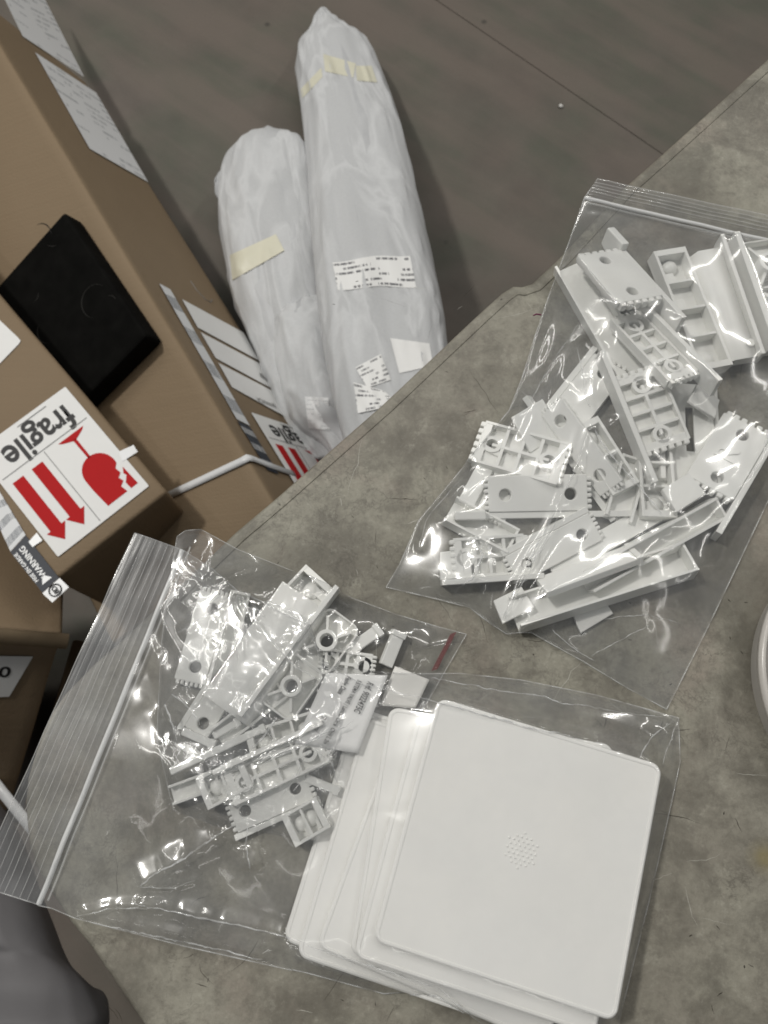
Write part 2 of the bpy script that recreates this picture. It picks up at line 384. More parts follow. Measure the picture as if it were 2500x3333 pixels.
sr = random.Random(5)
def scratch_mesh(n, lmin, lmax, wmin, wmax, area, dirs=None):
    V = []; Fc = []
    for _ in range(n):
        x = sr.uniform(area[0], area[2]); y = sr.uniform(area[1], area[3]); p = T(x, y); a = sr.uniform(0, pi) if dirs is None else sr.choice(dirs) + sr.gauss(0, 0.25)
        L = sr.uniform(lmin, lmax) * sr.random() ** 0.6 + 0.001; wd = sr.uniform(wmin, wmax); k = 7; bend = sr.gauss(0, 0.5); b = len(V); px_, py_ = p.x, p.y
        for i in range(k + 1):
            t_ = i / k; w_ = wd * (0.15 + sin(pi * t_)) * (0.6 + 0.8 * sr.random()); ang = a + bend * (t_ - 0.5) + sr.gauss(0, 0.12); nx, ny = -sin(ang), cos(ang)
            V.append((px_ + nx * w_, py_ + ny * w_, TABLE_Z + 0.00005)); V.append((px_ - nx * w_, py_ - ny * w_, TABLE_Z + 0.00005)); px_ += cos(ang) * L / k; py_ += sin(ang) * L / k
        for i in range(k): Fc.append((b + 2 * i, b + 2 * i + 1, b + 2 * i + 3, b + 2 * i + 2))
    return pydata(V, Fc)
for args, col in (((44, 0.004, 0.035, 0.00004, 0.00012, (1000, 900, 2600, 3400)), (0.045, 0.038, 0.03)), ((10, 0.002, 0.012, 0.00008, 0.0002, (1900, 2300, 2600, 3400)), (0.04, 0.034, 0.028)),
                  ((60, 0.0006, 0.002, 0.00008, 0.00025, (900, 900, 2600, 3400)), (0.03, 0.026, 0.02)), ((40, 0.006, 0.04, 0.00005, 0.00012, (1000, 900, 2600, 3400)), (0.50, 0.49, 0.44)), ((16, 0.004, 0.03, 0.00005, 0.00012, (300, 2900, 1400, 3400)), (0.05, 0.042, 0.033))):
    so_ = under(mobj('scratch_marks', scratch_mesh(*args), m_plain('scratch', col, 0.6, 0.2), tb)); so_['kind'] = 'stuff'

# ------------------------------------------------------------------ cartons behind the table
def frame_box(name, o, x, y, z, lx, ly, lz, mat, parent, dent=0.0):
    """box with corner o and orthonormal axes; slightly rounded edges"""
    bm = bmesh.new(); add_box(bm, 0, lx, 0, ly, 0, lz, 0.004)
    if dent:
        bmesh.ops.subdivide_edges(bm, edges=[e for e in bm.edges if e.calc_length() > 0.05], cuts=22, use_grid_fill=True)
        for v_ in bm.verts:
            q_ = v_.co * 9 + Vector((lx * 50, ly * 30, 0)); q2 = v_.co * 45 + Vector((lx * 50, 3, 0))
            v_.co += Vector((noise.noise(q_), noise.noise(q_ + Vector((9, 0, 0))), noise.noise(q_ + Vector((0, 9, 0))))) * dent + Vector((noise.noise(q2), noise.noise(q2 + Vector((5, 0, 0))), noise.noise(q2 + Vector((0, 5, 0))))) * dent * 0.35
    me = bm_mesh(bm); Mx = Matrix((x, y, z)).transposed().to_4x4(); Mx.translation = o
    me.transform(Mx); 
    if Mx.determinant() < 0: me.flip_normals()
    ob = mobj(name, me, mat, parent, dent > 0); return under(ob)
def quad_part(name, pts, n, off, mat, parent, uv=True, thick=0.0):
    pts = [p + n * off for p in pts]
    G = np.array([[tuple(pts[0]), tuple(pts[3])], [tuple(pts[1]), tuple(pts[2])]])
    me = grid_mesh(G)
    if me.polygons[0].normal.dot(n) < 0: me.flip_normals()
    return under(mobj(name, me, mat, parent))
def poly_part(name, pts, n, off, mat, parent):
    pts = [p + n * off for p in pts]
    me = pydata(pts, [tuple(range(len(pts)))])
    if me.polygons[0].normal.dot(n) < 0: me.flip_normals()
    return under(mobj(name, me, mat, parent))

def fragile_label(parent, origin, X, Y, lx=375, ly=425, partial=False):
    """X, Y: metre vectors for one label unit; origin: text lower-left corner"""
    n = X.cross(Y).normalized()
    def mat(off):
        m = Matrix((X, Y, n)).transposed().to_4x4(); m.translation = origin + n * off; return m
    lab = rrect(0, lx, 0, ly, 4, 3)
    me = curve_mesh([lab], 0.0003); me.transform(mat(0.0009)); L = under(mobj('fragile_label', me, M['paper'], parent))
    def put(name, me, m, z=0.0014):
        me.transform(mat(z)); o = bpy.data.objects.new(name, me); me.materials.clear(); me.materials.append(m); link(o, L)
        o.matrix_parent_inverse = Matrix.Identity(4); return o
    L.matrix_parent_inverse = L.matrix_parent_inverse
    tm = text_mesh('fragile', 272, bold=0.022); tm.transform(Matrix.Translation((40, 46, 0)) @ Matrix.Diagonal((1, 1.08, 1, 1))); put('lettering', tm, M['ink'])
    put('fine_print', curve_mesh([[(95, 14), (215, 14), (215, 17), (95, 17)]], 0.0002), M['grey_ink'])
    put('divider', curve_mesh([[(12, 126), (362, 126), (362, 128.5), (12, 128.5)]], 0.0002), M['grey_ink'])
    put('divider', curve_mesh([[(196, 134), (198.5, 134), (198.5, 418), (196, 418)]], 0.0002), M['grey_ink'])
    for cx in (244, 322):
        put('arrow', curve_mesh([[(cx - 22, 156), (cx + 22, 156), (cx + 22, 350), (cx + 37, 350), (cx, 396), (cx - 37, 350), (cx - 22, 350)]], 0.0002), M['red'])
    bowl = []
    for i in range(15):
        a = pi + pi * i / 14; bowl.append((92 + 60 * cos(a), 292 + 58 * sin(a)))
    bowl = [(28, 330)] and bowl
    gl = bowl + [(152, 330), (146, 396), (66, 396), (72, 372), (54, 362), (60, 346), (44, 336), (48, 316), (34, 304)]
    put('glass_symbol', curve_mesh([gl], 0.0002), M['red'])
    put('glass_symbol', curve_mesh([[(26, 326), (38, 344), (34, 354), (52, 372), (50, 396), (22, 396)]], 0.0002), M['red'])
    put('glass_symbol', curve_mesh([[(86, 162), (98, 162), (97, 238), (87, 238)]], 0.0002), M['red'])
    put('glass_symbol', curve_mesh([[(40, 142), (144, 142), (134, 150), (98, 164), (86, 164), (50, 150)]], 0.0002), M['red'])
    return L

# --- big leaning carton
ZC = 0.33
A = P(-120, -50, ZC); B = P(912, 1672, ZC); u = (B - A).normalized()
m0 = P(390, 800, ZC); mx = (390, 800)
tgt = ray(390 + 87.5, 800 + 48.5); v = ray(390, 800).cross(tgt).cross(u).normalized()
if v.z > 0: v = -v
w = u.cross(v).normalized()
if w.x < 0: w = -w                       # outward normal of the labelled side; the top face runs along -w
CL = (B - A).length; CH = 0.235; CW = 0.27
ntop = -v
big = empty('large_carton', (A.x, A.y, 0)); tag(big, 'large tan carton leaning at the left edge with white labels down its long side', 'carton')
bx = frame_box('body', A - w * CW + v * CH, u, w, -v, CL, CW, CH, M['card'], big, 0.0006)
def S(x, y): return on_plane(x, y, A, w)          # side strip plane
def TP(x, y): return on_plane(x, y, A, ntop)      # top plane
def side(name, px, mat, off=0.0014): return quad_part(name, [S(*p) for p in px], w, off, mat, big)
side('paper_label', [(-40, -110), (140, -10), (272, 252), (72, 120)], M['print_c'])
side('paper_label', [(112, 172), (312, 304), (480, 594), (290, 486)], M['print_c'])
side('tape_strip', [(516, 925), (552, 944), (811, 1388), (768, 1366)], M['print_d'])
side('tape_strip', [(770, 1371), (812, 1392), (905, 1545), (868, 1530)], M['print_n'], 0.0012)
side('paper_label', [(590, 976), (790, 1084), (842, 1176), (641, 1068)], M['paper'], 0.0015)
side('paper_label', [(650, 1083), (848, 1188), (900, 1276), (700, 1168)], M['paper'], 0.0015)
side('paper_label', [(708, 1183), (903, 1284), (952, 1372), (752, 1262)], M['paper'], 0.0015)
# small printing on the side labels
uu = u; vv_ = -v
for txt, px, wd in (('(WWXCA', (890, 1318), 0.050), ('fgy', (858, 1228), 0.016)):
    k = text_mesh(txt, wd, bold=0.012); o3 = S(*px) + w * 0.0022
    mm = Matrix((vv_, uu, vv_.cross(uu))).transposed().to_4x4(); mm.translation = o3; k.transform(mm)
    under(mobj('lettering', k, M['grey_ink'], big))
o0 = S(1003, 1408)
fl_len = 0.1135 / 375
Xs = (S(786, 1298) - o0); fragile_label(big, o0 + w * 0.0008, vv_ * (Xs.dot(vv_) / 375), u * fl_len)
# strap over the top and down the side
st = [TP(540, 1606), TP(790, 1500), TP(803, 1512 + 14), TP(556, 1636)]
cz = A + u * ((TP(800, 1490) - A).dot(u))
e1 = A + u * ((TP(795, 1487) - A).dot(u)); e2 = A + u * ((TP(812, 1515) - A).dot(u))
def strap_strip(pa, pb, wd):
    rows = []
    for p, n_ in pa: rows.append([p + n_ * 0.0012 - u * wd / 2, p + n_ * 0.0012 + u * wd / 2])
    me = grid_mesh(np.array([[tuple(a), tuple(b)] for a, b in rows])); so = under(mobj('strap', me, M['strap'], big, True))
    md = so.modifiers.new('t', 'SOLIDIFY'); md.thickness = 0.0012; md.offset = 1
    return so
e0 = A + u * ((TP(812, 1510) - A).dot(u))
s0_ = TP(545, 1616); e0 = A + u * ((TP(798, 1500) - A).dot(u))
pth = [(s0_.lerp(e0, q), ntop) for q in (0, 0.3, 0.6, 0.85, 0.95)] + [(e0 + (ntop + w).normalized() * 0.0012, (ntop + w).normalized()), (e0 + v * 0.008 + w * 0.0006, w), (e0 + v * 0.04 + u * 0.004, w), (e0 + v * 0.10 + u * 0.01, w)]
strap_strip(pth, None, 0.0085)
# taped seam along the long edge
seam = [A + u * (CL * i / 30) - w * 0.020 + ntop * 0.0005 for i in range(31)]
# pencil swoosh mark on the side
sw = [S(620, 915), S(640, 945), S(668, 975), S(686, 984), S(690, 975)]
under(mobj('pen_mark', tube_mesh([p + w * 0.0002 for p in sw], 0.0007, 5), M['grey_ink'], big))

# --- black block on the carton
bb = [TP(-40, 850), TP(212, 682), TP(528, 1128), TP(300, 1276)]
xb = (bb[2] - bb[1]).normalized(); yb = ntop.cross(xb).normalized()
if (bb[0] - bb[1]).dot(yb) < 0: yb = -yb
BT = 0.030
# top face sits BT above the carton, so re-project the visible outline on that plane
pT = A + ntop * BT
c1, c2, c3 = on_plane(208, 688, pT, ntop), on_plane(478, 1092, pT, ntop), on_plane(300, 1276, pT, ntop)
xb = (c2 - c1).normalized(); yb = ntop.cross(xb).normalized()
if (c3 - c2).dot(yb) < 0: yb = -yb
blk = empty('black_block', tuple(c1 - ntop * BT)); tag(blk, 'black foam block with faint scuffed rings lying on the large carton', 'block')
frame_box('body', c1 - ntop * BT, xb, yb, ntop, (c2 - c1).length, 0.17, BT, M['black'], blk)
ringm = m_plain('scuff', (0.022, 0.021, 0.019), 0.7, 0.2)
for px, r, a0, a1 in (((130, 775), 0.018, 200, 300), ((310, 980), 0.020, 40, 250), ((155, 1075), 0.016, 20, 160), ((105, 960), 0.010, 300, 380), ((175, 760), 0.016, 20, 70), ((356, 990), 0.010, 200, 280)):
    c = on_plane(px[0], px[1], pT, ntop)
    pts = [c + (xb * cos(radians(a)) + yb * sin(radians(a))) * r + ntop * 0.0001 for a in np.linspace(a0, a1, 18)]
    under(mobj('scuff_ring', tube_mesh(pts, [0.0007 * sin(pi * (i + 0.3) / 18.5) + 0.0001 for i in range(18)], 5), ringm, blk))

# --- narrow carton with the fragile label on top
Z2 = 0.36
K = P(545, 1600, Z2); d1 = (P(0, 958, Z2) - K).normalized(); d2 = Vector((-d1.y, d1.x, 0))
if (P(205, 1888, Z2) - K).dot(d2) < 0: d2 = -d2
nb = empty('narrow_carton', (K.x, K.y, 0)); tag(nb, 'narrow tan carton with a big fragile label facing up beside the table', 'carton')
W2 = (P(186, 1905, Z2) - K).dot(d2)
frame_box('body', K - Vector((0, 0, Z2)), d1, d2, Vector((0, 0, 1)), 0.55, W2, Z2, M['card2'], nb, 0.0005)
Zv = Vector((0, 0, 1))
lo = P(214, 1260, Z2); Xv = (P(210 - 270, 1262 + 254, Z2) - lo) / 375; Yv = (P(485, 1584, Z2) - lo)
Yd = -d1; Xd = Vector((-Yd.y, Yd.x, 0))
if Xd.dot(Xv) < 0: Xd = -Xd
Xv = Xd * (P(211, 1840, Z2) - P(485, 1584, Z2)).length / 375
fragile_label(nb, lo, Xv, Yd * Yv.length / 425)
def N2(px): return [P(x, y, Z2) for x, y in px]
quad_part('strap', N2([(388, 1472), (436, 1450), (450, 1472), (400, 1504)]), Zv, 0.0016, M['strap'], nb)
quad_part('strap', N2([(95, 1765), (122, 1735), (140, 1760), (108, 1782)]), Zv, 0.0016, M['strap'], nb)
quad_part('tape_strip', N2([(-60, 1588), (-18, 1570), (85, 1742), (36, 1796)]), Zv, 0.0013, M['print_d'], nb)
dkq = N2([(36, 1798), (86, 1744), (194, 1882), (140, 1930)])
quad_part('warning_tape', dkq, Zv, 0.0014, M['navy'], nb)
quad_part('tape_end', N2([(140, 1932), (196, 1882), (226, 1912), (172, 1962)]), Zv, 0.0014, M['strap'], nb)
poly_part('address_label', [P(x, y, Z2) for x, y in ((60, 1100), (69, 1111), (62, 1122), (-62, 1250), (-190, 1110), (-68, 978))], Zv, 0.0012, M['paper'], nb)
wx = (dkq[0] - dkq[3]).normalized(); wy = Vector((-wx.y, wx.x, 0))
wl = (dkq[0] - dkq[3]).length
# the tape reads away from its logo end
for i, (s, f0, f1, ln) in enumerate((('WARNING', 0.66, 0.20, 0.74), ('MISE EN GARDE', 0.22, 0.22, 0.70))):
    rt = dkq[3].lerp(dkq[2], f0) + wx * wl * f1
    k = text_mesh(s, wl * ln * 0.98, bold=0.02)
    mm = Matrix((wx, -Vector((wx.y, -wx.x, 0)) if False else Vector((-wx.y, wx.x, 0)), Zv)).transposed().to_4x4(); mm.translation = rt + Zv * 0.002
    k.transform(mm); under(mobj('lettering', k, M['strap'], nb))
tc = dkq[3].lerp(dkq[2], 0.5) + wx * wl * 0.10
poly_part('warning_triangle', [tc + wy * 0.006, tc - wy * 0.006, tc + wx * 0.009], Zv, 0.002, M['strap'], nb)
lc = P(182, 1922, Z2) + Zv * 0.002
ringp = [lc + Vector((cos(a), sin(a), 0)) * 0.0062 for a in np.linspace(0, 2 * pi, 25)]
under(mobj('round_logo', tube_mesh(ringp, 0.0007, 5), M['ink'], nb))
k = text_mesh('8D', 0.009, bold=0.02); mm = Matrix((wx, Vector((-wx.y, wx.x, 0)), Zv)).transposed().to_4x4(); mm.translation = lc - wx * 0.0045 - wy * 0.0028 + Zv * 0.0002
k.transform(mm); under(mobj('round_logo', k, M['ink'], nb))

# --- lower carton with the open flap corner
Z3 = 0.30
K3 = P(205, 2056, Z3); V3 = P(28, 2640, 0.05) - K3; H3 = V3.length; tn = -V3.normalized()     # carton slumped to the left
e1 = ray(205, 2056).cross(ray(0, 2040)).cross(V3).normalized()
if e1.x > 0: e1 = -e1
e2 = e1.cross(tn).normalized()
if e2.y < 0: e2 = -e2
lc3 = empty('low_carton', (K3.x, K3.y, 0)); tag(lc3, 'brown carton in shadow at lower left with a flap edge and white sticker', 'carton')
frame_box('body', K3 - tn * H3, e1, e2, tn, 0.30, 0.16, H3 - 0.002, M['card2'], lc3, 0.0008)
fp = [K3 + e1 * 0.0 + Vector((0, 0, -0.004)) - e2 * 0.001]
bm = bmesh.new()
pr = []
for i in range(9):
    a = pi * i / 8; pr.append((-0.005 - 0.008 * sin(a) , 0.002 - 0.011 * (1 - cos(a)) / 2 * 1.6))
V = []
for xx in (-0.006, 0.30):
    for (yy, zz) in pr: V.append(K3 + e1 * xx + e2 * yy + tn * zz)
me = pydata(V, [(i, i + 1, 9 + i + 1, 9 + i) for i in range(8)])
fo = under(mobj('flap_edge', me, M['edge'], lc3, True)); md = fo.modifiers.new('s', 'SOLIDIFY'); md.thickness = 0.003; md.offset = 0
nf = -e2
F3 = K3 + nf * 0.0005
quad_part('sticker', [on_plane(-40, 2133, F3, nf), on_plane(108, 2135, F3, nf), on_plane(30, 2266, F3, nf), on_plane(-110, 2270, F3, nf)], nf, 0.0008, M['paper'], lc3)
k = text_mesh('0', 0.012, bold=0.02); mm = Matrix((e1 * -1, tn, nf)).transposed().to_4x4(); mm.translation = on_plane(-8, 2200, F3, nf) + nf * 0.0012
k.transform(mm); under(mobj('lettering', k, M['ink'], lc3))
# low brown carton deep in the gap under the table corner
K4 = P(60, 2680, 0.10); f1 = (P(235, 2080, 0.10) - K4).normalized(); f2 = Vector((f1.y, -f1.x, 0))
gc = empty('gap_carton', (K4.x, K4.y, 0)); tag(gc, 'dark brown carton deep in the gap between the cartons and the table corner', 'carton')
frame_box('body', K4 - Vector((0, 0, 0.10)), f1, f2, Zv, (P(235, 2080, 0.10) - K4).length, 0.26, 0.10, M['card2'], gc, 0.0006)
# white strap on the floor by the table corner
sp = [P(-60, 2490, 0.115), P(10, 2580, 0.115), P(75, 2660, 0.115), P(140, 2745, 0.11)]
wdv = Vector((0.005, 0.004, 0))
me = grid_mesh(np.array([[tuple(p - wdv), tuple(p + wdv)] for p in sp])); so = mobj('packing_strap', me, M['strap']); md = so.modifiers.new('s', 'SOLIDIFY'); md.thickness = 0.001
tag(so, 'short white packing strap in the dark gap left of the table corner', 'strap')

# ------------------------------------------------------------------ foam wrapped bundles
def catmull(a, n):
    a = np.array(a, float); m = len(a); out = []
    for q in np.linspace(0, m - 1, n):
        i = min(int(q), m - 2); t = q - i
        p0, p1, p2, p3 = a[max(i - 1, 0)], a[i], a[i + 1], a[min(i + 2, m - 1)]
        out.append(0.5 * ((2 * p1) + (-p0 + p2) * t + (2 * p0 - 5 * p1 + 4 * p2 - p3) * t * t + (-p0 + 3 * p1 - 3 * p2 + p3) * t ** 3))
    return np.array(out)
def bundle(name, label, cat, stations, thick, seed, n=90, m=64, fold=0.006, kx=0.75, group=None, shell=True):
    """stations: (xl,yl,xr,yr,z) outline pixels at centre height z"""
    L = []; R = []
    for xl, yl, xr, yr, z in stations:
        L.append(P(xl, yl, z)); R.append(P(xr, yr, z))
    Ls = catmull(L, n); Rs = catmull(R, n)
    G = np.zeros((n, m, 3)); G2 = np.zeros((n, m, 3)); off = Vector((seed * 3.1, seed * 1.7, seed))
    for i in range(n):
        c = (Ls[i] + Rs[i]) / 2; s = (Rs[i] - Ls[i]) / 2; hw = np.linalg.norm(s); sd = s / max(hw, 1e-9)
        j0, j1 = max(i - 1, 0), min(i + 1, n - 1)
        tn = (Ls[j1] + Rs[j1] - Ls[j0] - Rs[j0]); tn /= max(np.linalg.norm(tn), 1e-9)
        up = np.cross(sd, tn); 
        if up[2] < 0: up = -up
        th = min(thick, hw * kx)
        q = i / (n - 1); cap = min(1.0, (q / 0.05)) ** 0.5
        th *= max(cap, 0.05)
        for j in range(m):
            a = 2 * pi * j / m
            x = math.copysign(abs(cos(a)) ** 0.85, cos(a)); y = math.copysign(abs(sin(a)) ** 0.75, sin(a))
            along = q * 9
            f1 = noise.noise(Vector((x * 1.5 + y * 0.6, along * 0.28, seed)) + off) * fold * 2.0
            fr = noise.noise(Vector((x * 2.3 + along * 0.22, along * 0.16 + y * 1.2, seed * 2)) + off)
            f2 = math.exp(-(fr * 9) ** 2)
            f3 = noise.noise(Vector((x * 6, along * 1.2, y * 4)) + off) * fold * 0.12
            r = f1 + f2 * fold * 0.75 + f3
            G[i, j] = c + sd * hw * x * 0.95 + up * (th * y) + (sd * x * 0.35 + up * y) * r * min(1, q * 12)
            g1 = noise.noise(Vector((x * 2.2 + y * 0.9 + 7, along * 0.35, seed + 3)) + off); gr = noise.noise(Vector((x * 3.4 - along * 0.3, along * 0.3 + y * 1.7, seed * 2 + 5)) + off)
            r2 = 0.0035 + max(g1, -0.3) * 0.010 + math.exp(-(gr * 10) ** 2) * 0.0045
            G2[i, j] = c + sd * hw * x * 1.0 + up * (th * y) + (sd * x * 0.6 + up * y) * r2 * min(1, q * 8)
    idx = np.arange(n * m).reshape(n, m)
    f = [(int(idx[i, j]), int(idx[i, (j + 1) % m]), int(idx[i + 1, (j + 1) % m]), int(idx[i + 1, j])) for i in range(n - 1) for j in range(m)]
    f.append(tuple(int(k) for k in idx[0][::-1])); f.append(tuple(int(k) for k in idx[-1]))
    me = pydata(G.reshape(-1, 3), f)
    bm = bmesh.new(); bm.from_mesh(me); bmesh.ops.recalc_face_normals(bm, faces=bm.faces); bm.to_mesh(me); bm.free()
    root = empty(name, (float(G[..., 0].mean()), float(G[..., 1].mean()), 0)); tag(root, label, cat, group)
    b = under(mobj('foam_wrap', me, M['foam'], root, True))
    if shell:
        me2 = pydata(G2.reshape(-1, 3), f); bm = bmesh.new(); bm.from_mesh(me2); bmesh.ops.recalc_face_normals(bm, faces=bm.faces); bm.to_mesh(me2); bm.free()
        under(mobj('outer_film', me2, M['foam_film'], root, True)); me = me2
    bv = BVHTree.FromPolygons([v.co.copy() for v in me.vertices], [tuple(p.vertices) for p in me.polygons])
    return root, bv
def decal(name, px, bv, mat, parent, off=0.0012, n=14, m=10, wave=0.0):
    """sticker pressed onto a curved surface"""
    a, b, c, d = [np.array(p, float) for p in px]
    G = np.zeros((n, m, 3)); last = None
    for i in range(n):
        for j in range(m):
            s, t = i / (n - 1), j / (m - 1)
            q = (a * (1 - s) + b * s) * (1 - t) + (d * (1 - s) + c * s) * t
            q = q + np.array([0, wave * sin(s * 7 + 1)])
            r = ray(*q).normalized(); h = bv.ray_cast(CAM, r)
            p = (h[0] - r * off) if h[0] is not None else last
            if p is None: p = CAM + r * 1.0
            last = p; G[i, j] = p
    me = grid_mesh(G)
    return under(mobj(name, me, mat, parent, True))
# long roll leaning towards the table
roll, bvr = bundle('foam_wrapped_roll', 'long white foam wrapped roll leaning towards the table edge, tape near its far end', 'package',
    [(1048, 22, 1056, 22, 0.045), (1032, 55, 1076, 50, 0.05), (1008, 110, 1125, 92, 0.055), (970, 190, 1196, 150, 0.065), (984, 310, 1252, 275, 0.09), (1002, 470, 1305, 430, 0.13), (1018, 700, 1368, 740, 0.18),
     (1040, 960, 1425, 985, 0.23), (1075, 1200, 1448, 1130, 0.27), (1140, 1480, 1470, 1330, 0.31), (1260, 1760, 1540, 1600, 0.34)], 0.06, 3.0, n=130, fold=0.0058, kx=0.5)
decal('tape', [(1052, 175), (1158, 206), (1150, 252), (1058, 232)], bvr, M['tape'], roll)
decal('tape', [(1158, 214), (1210, 214), (1228, 268), (1162, 262)], bvr, M['tape'], roll, 0.0018)
decal('tape', [(978, 290), (1046, 220), (1050, 250), (984, 320)], bvr, M['tape'], roll, 0.0008)
decal('paper_label', [(1082, 850), (1335, 828), (1355, 932), (1100, 940)], bvr, M['print_b'], roll, wave=5)
decal('paper_label', [(1270, 1100), (1398, 1118), (1410, 1190), (1300, 1215)], bvr, M['paper'], roll)
# rounded bundle on the left
lump, bvl = bundle('foam_wrapped_bundle', 'rounded white foam bundle with cream tape between the cartons and the long roll', 'package',
    [(868, 462, 905, 462, 0.06), (800, 492, 965, 486, 0.065), (752, 540, 1030, 540, 0.075), (728, 650, 1050, 640, 0.085), (728, 770, 1060, 730, 0.10), (742, 885, 1070, 860, 0.115), (764, 985, 1080, 1000, 0.125), (830, 1130, 1100, 1150, 0.135), (890, 1270, 1130, 1280, 0.14), (960, 1420, 1150, 1420, 0.14), (1040, 1500, 1160, 1500, 0.14)], 0.060, 8.0, n=110, fold=0.006)
decal('tape', [(748, 830), (898, 762), (926, 815), (756, 912)], bvl, M['tape'], lump, 0.0018)
# loose foam flap at the left of the bundle
def sheet(name, px, z, mat, parent, bulge=0.012, n=26, seed=1.0):
    a, b, c, d = [np.array(p, float) for p in px]; G = np.zeros((n, n, 3))
    for i in range(n):
        for j in range(n):
            s, t = i / (n - 1), j / (n - 1)
            q = (a * (1 - s) + b * s) * (1 - t) + (d * (1 - s) + c * s) * t
            q = q + np.array([noise.noise(Vector((s * 3, t * 3, seed))) * 18, noise.noise(Vector((s * 3, t * 3, seed + 9))) * 18])
            zz = z + bulge * sin(pi * s) * sin(pi * t) + noise.noise(Vector((s * 5, t * 5, seed + 4))) * bulge * 0.6
            G[i, j] = P(q[0], q[1], zz)
    o = under(mobj(name, grid_mesh(G), mat, parent, True)); md = o.modifiers.new('s', 'SOLIDIFY'); md.thickness = 0.0015
    return o
sheet('foam_flap', [(700, 580), (790, 500), (800, 560), (722, 800)], 0.06, M['foam'], lump, 0.02, seed=2.2)
# pouch in front, half under the table
pouch, bvp = bundle('foam_pouch', 'grey white foam pouch with faint barcode print half hidden under the table edge', 'package',
    [(980, 985, 1030, 975, 0.15), (912, 1050, 1120, 1010, 0.155), (905, 1110, 1150, 1060, 0.16), (915, 1200, 1190, 1150, 0.17), (945, 1320, 1230, 1260, 0.175), (985, 1395, 1260, 1370, 0.175), (1060, 1450, 1280, 1460, 0.175), (1150, 1600, 1300, 1560, 0.17)], 0.055, 5.0, n=80, fold=0.0045)
decal('barcode_print', [(992, 1290), (1070, 1295), (1074, 1400), (1004, 1394)], bvp, M['print_c'], pouch, 0.0012)
decal('paper_label', [(1156, 1196), (1240, 1152), (1272, 1236), (1196, 1262)], bvr, M['print_b'], roll, 0.0016)
decal('paper_label', [(1150, 1244), (1250, 1272), (1300, 1316), (1165, 1345)], bvr, M['print_b'], roll, 0.0024)
# grey bundle in the shade, lower left
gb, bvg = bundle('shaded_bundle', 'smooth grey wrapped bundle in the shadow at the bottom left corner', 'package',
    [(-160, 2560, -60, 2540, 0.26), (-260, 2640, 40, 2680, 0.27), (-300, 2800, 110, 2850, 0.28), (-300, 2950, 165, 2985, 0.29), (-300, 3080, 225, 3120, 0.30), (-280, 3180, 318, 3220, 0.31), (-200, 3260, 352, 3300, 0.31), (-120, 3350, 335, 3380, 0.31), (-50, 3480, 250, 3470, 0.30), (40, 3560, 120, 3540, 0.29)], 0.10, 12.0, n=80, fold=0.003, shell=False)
gb.children[0].data.materials[0] = m_plain('shade_grey_wrap', (0.17, 0.165, 0.17), 0.6, 0.3, 0.1, 25)  # grey wrap, darkened in colour to stand in for the shade here

# grit, pen mark on the table
bm = bmesh.new(); bmesh.ops.create_icosphere(bm, subdivisions=2, radius=0.0042)
for v_ in bm.verts: v_.co *= 1 + 0.25 * noise.noise(v_.co * 300)
for v_ in bm.verts: v_.co.z *= 0.6
go = mobj('white_pellet', bm_mesh(bm), M['grit'], None, True); go.location = P(1826, 345, 0.0022); tag(go, 'tiny white pellet on the bare floor beside the joint line', 'debris')
mk = tube_mesh([T(1736, 1027, 0.1), T(1746, 1022, 0.12), T(1762, 1025, 0.1)], 0.00035, 5); mo = mobj('ink_mark', mk, M['magenta']); tag(mo, 'short magenta pen stroke on the table left of the upper bag', 'mark')

# ------------------------------------------------------------------ white plastic fittings
OBST = []           # (mesh, matrix) pairs for draping
PM = M['plastic']
AX = []; PSC = 1.07
class Piece:
    def __init__(s, name, px, yaw, z, roll=0, pitch=0, label='', cat='bracket', group=None, sc=1.0, ax=None):
        c = T(px[0], px[1], z); dx, dy = cos(radians(yaw)), -sin(radians(yaw))
        ea = T(px[0] + dx * 60, px[1] + dy * 60, z) - T(px[0] - dx * 60, px[1] - dy * 60, z)
        ec = T(px[0] - dy * 60, px[1] + dx * 60, z) - T(px[0] + dy * 60, px[1] - dx * 60, z)
        s.k = (pxscale(c) if AX else (ea.length + ec.length) / 240) * sc * PSC; yaw = math.degrees(math.atan2(ea.y, ea.x))
        e = Matrix.Rotation(radians(yaw), 4, 'Z') @ Matrix.Rotation(radians(pitch), 4, 'Y') @ Matrix.Rotation(radians(roll), 4, 'X')
        if AX:
            X = Vector(AX[0]).normalized(); Y = Vector(AX[1]); Y = (Y - X * Y.dot(X)).normalized(); e = Matrix((X, Y, X.cross(Y))).transposed().to_4x4(); AX.clear()
        s.m = Matrix.Translation(c) @ e
        s.root = empty(name); s.root.matrix_world = s.m; tag(s.root, label, cat, group); s.parts = []
    def part(s, name, me, mat=None, smooth=False):
        me.transform(Matrix.Diagonal((s.k, s.k, s.k, 1)))
        o = mobj(name, me, mat or PM, s.root, smooth); s.parts.append(me); OBST.append((me, s.m)); return o
    def box(s, name, *a, bev=1.6):
        bm = bmesh.new(); add_box(bm, *a, bev=bev); return s.part(name, bm_mesh(bm))
    def boxes(s, name, lst, bev=1.2):
        if name not in ('rib_grid',):
            for a in lst: s.box(name, *a, bev=bev)
            return
        bm = bmesh.new()
        for a in lst: add_box(bm, *a, bev=bev)
        return s.part(name, bm_mesh(bm))
    def flat(s, name, loops, z, th, bev=1.5, mx=None):
        me = curve_mesh(loops, th, bev, 1); me.transform(Matrix.Translation((0, 0, z)))
        if mx is not None: me.transform(mx)
        return s.part(name, me)
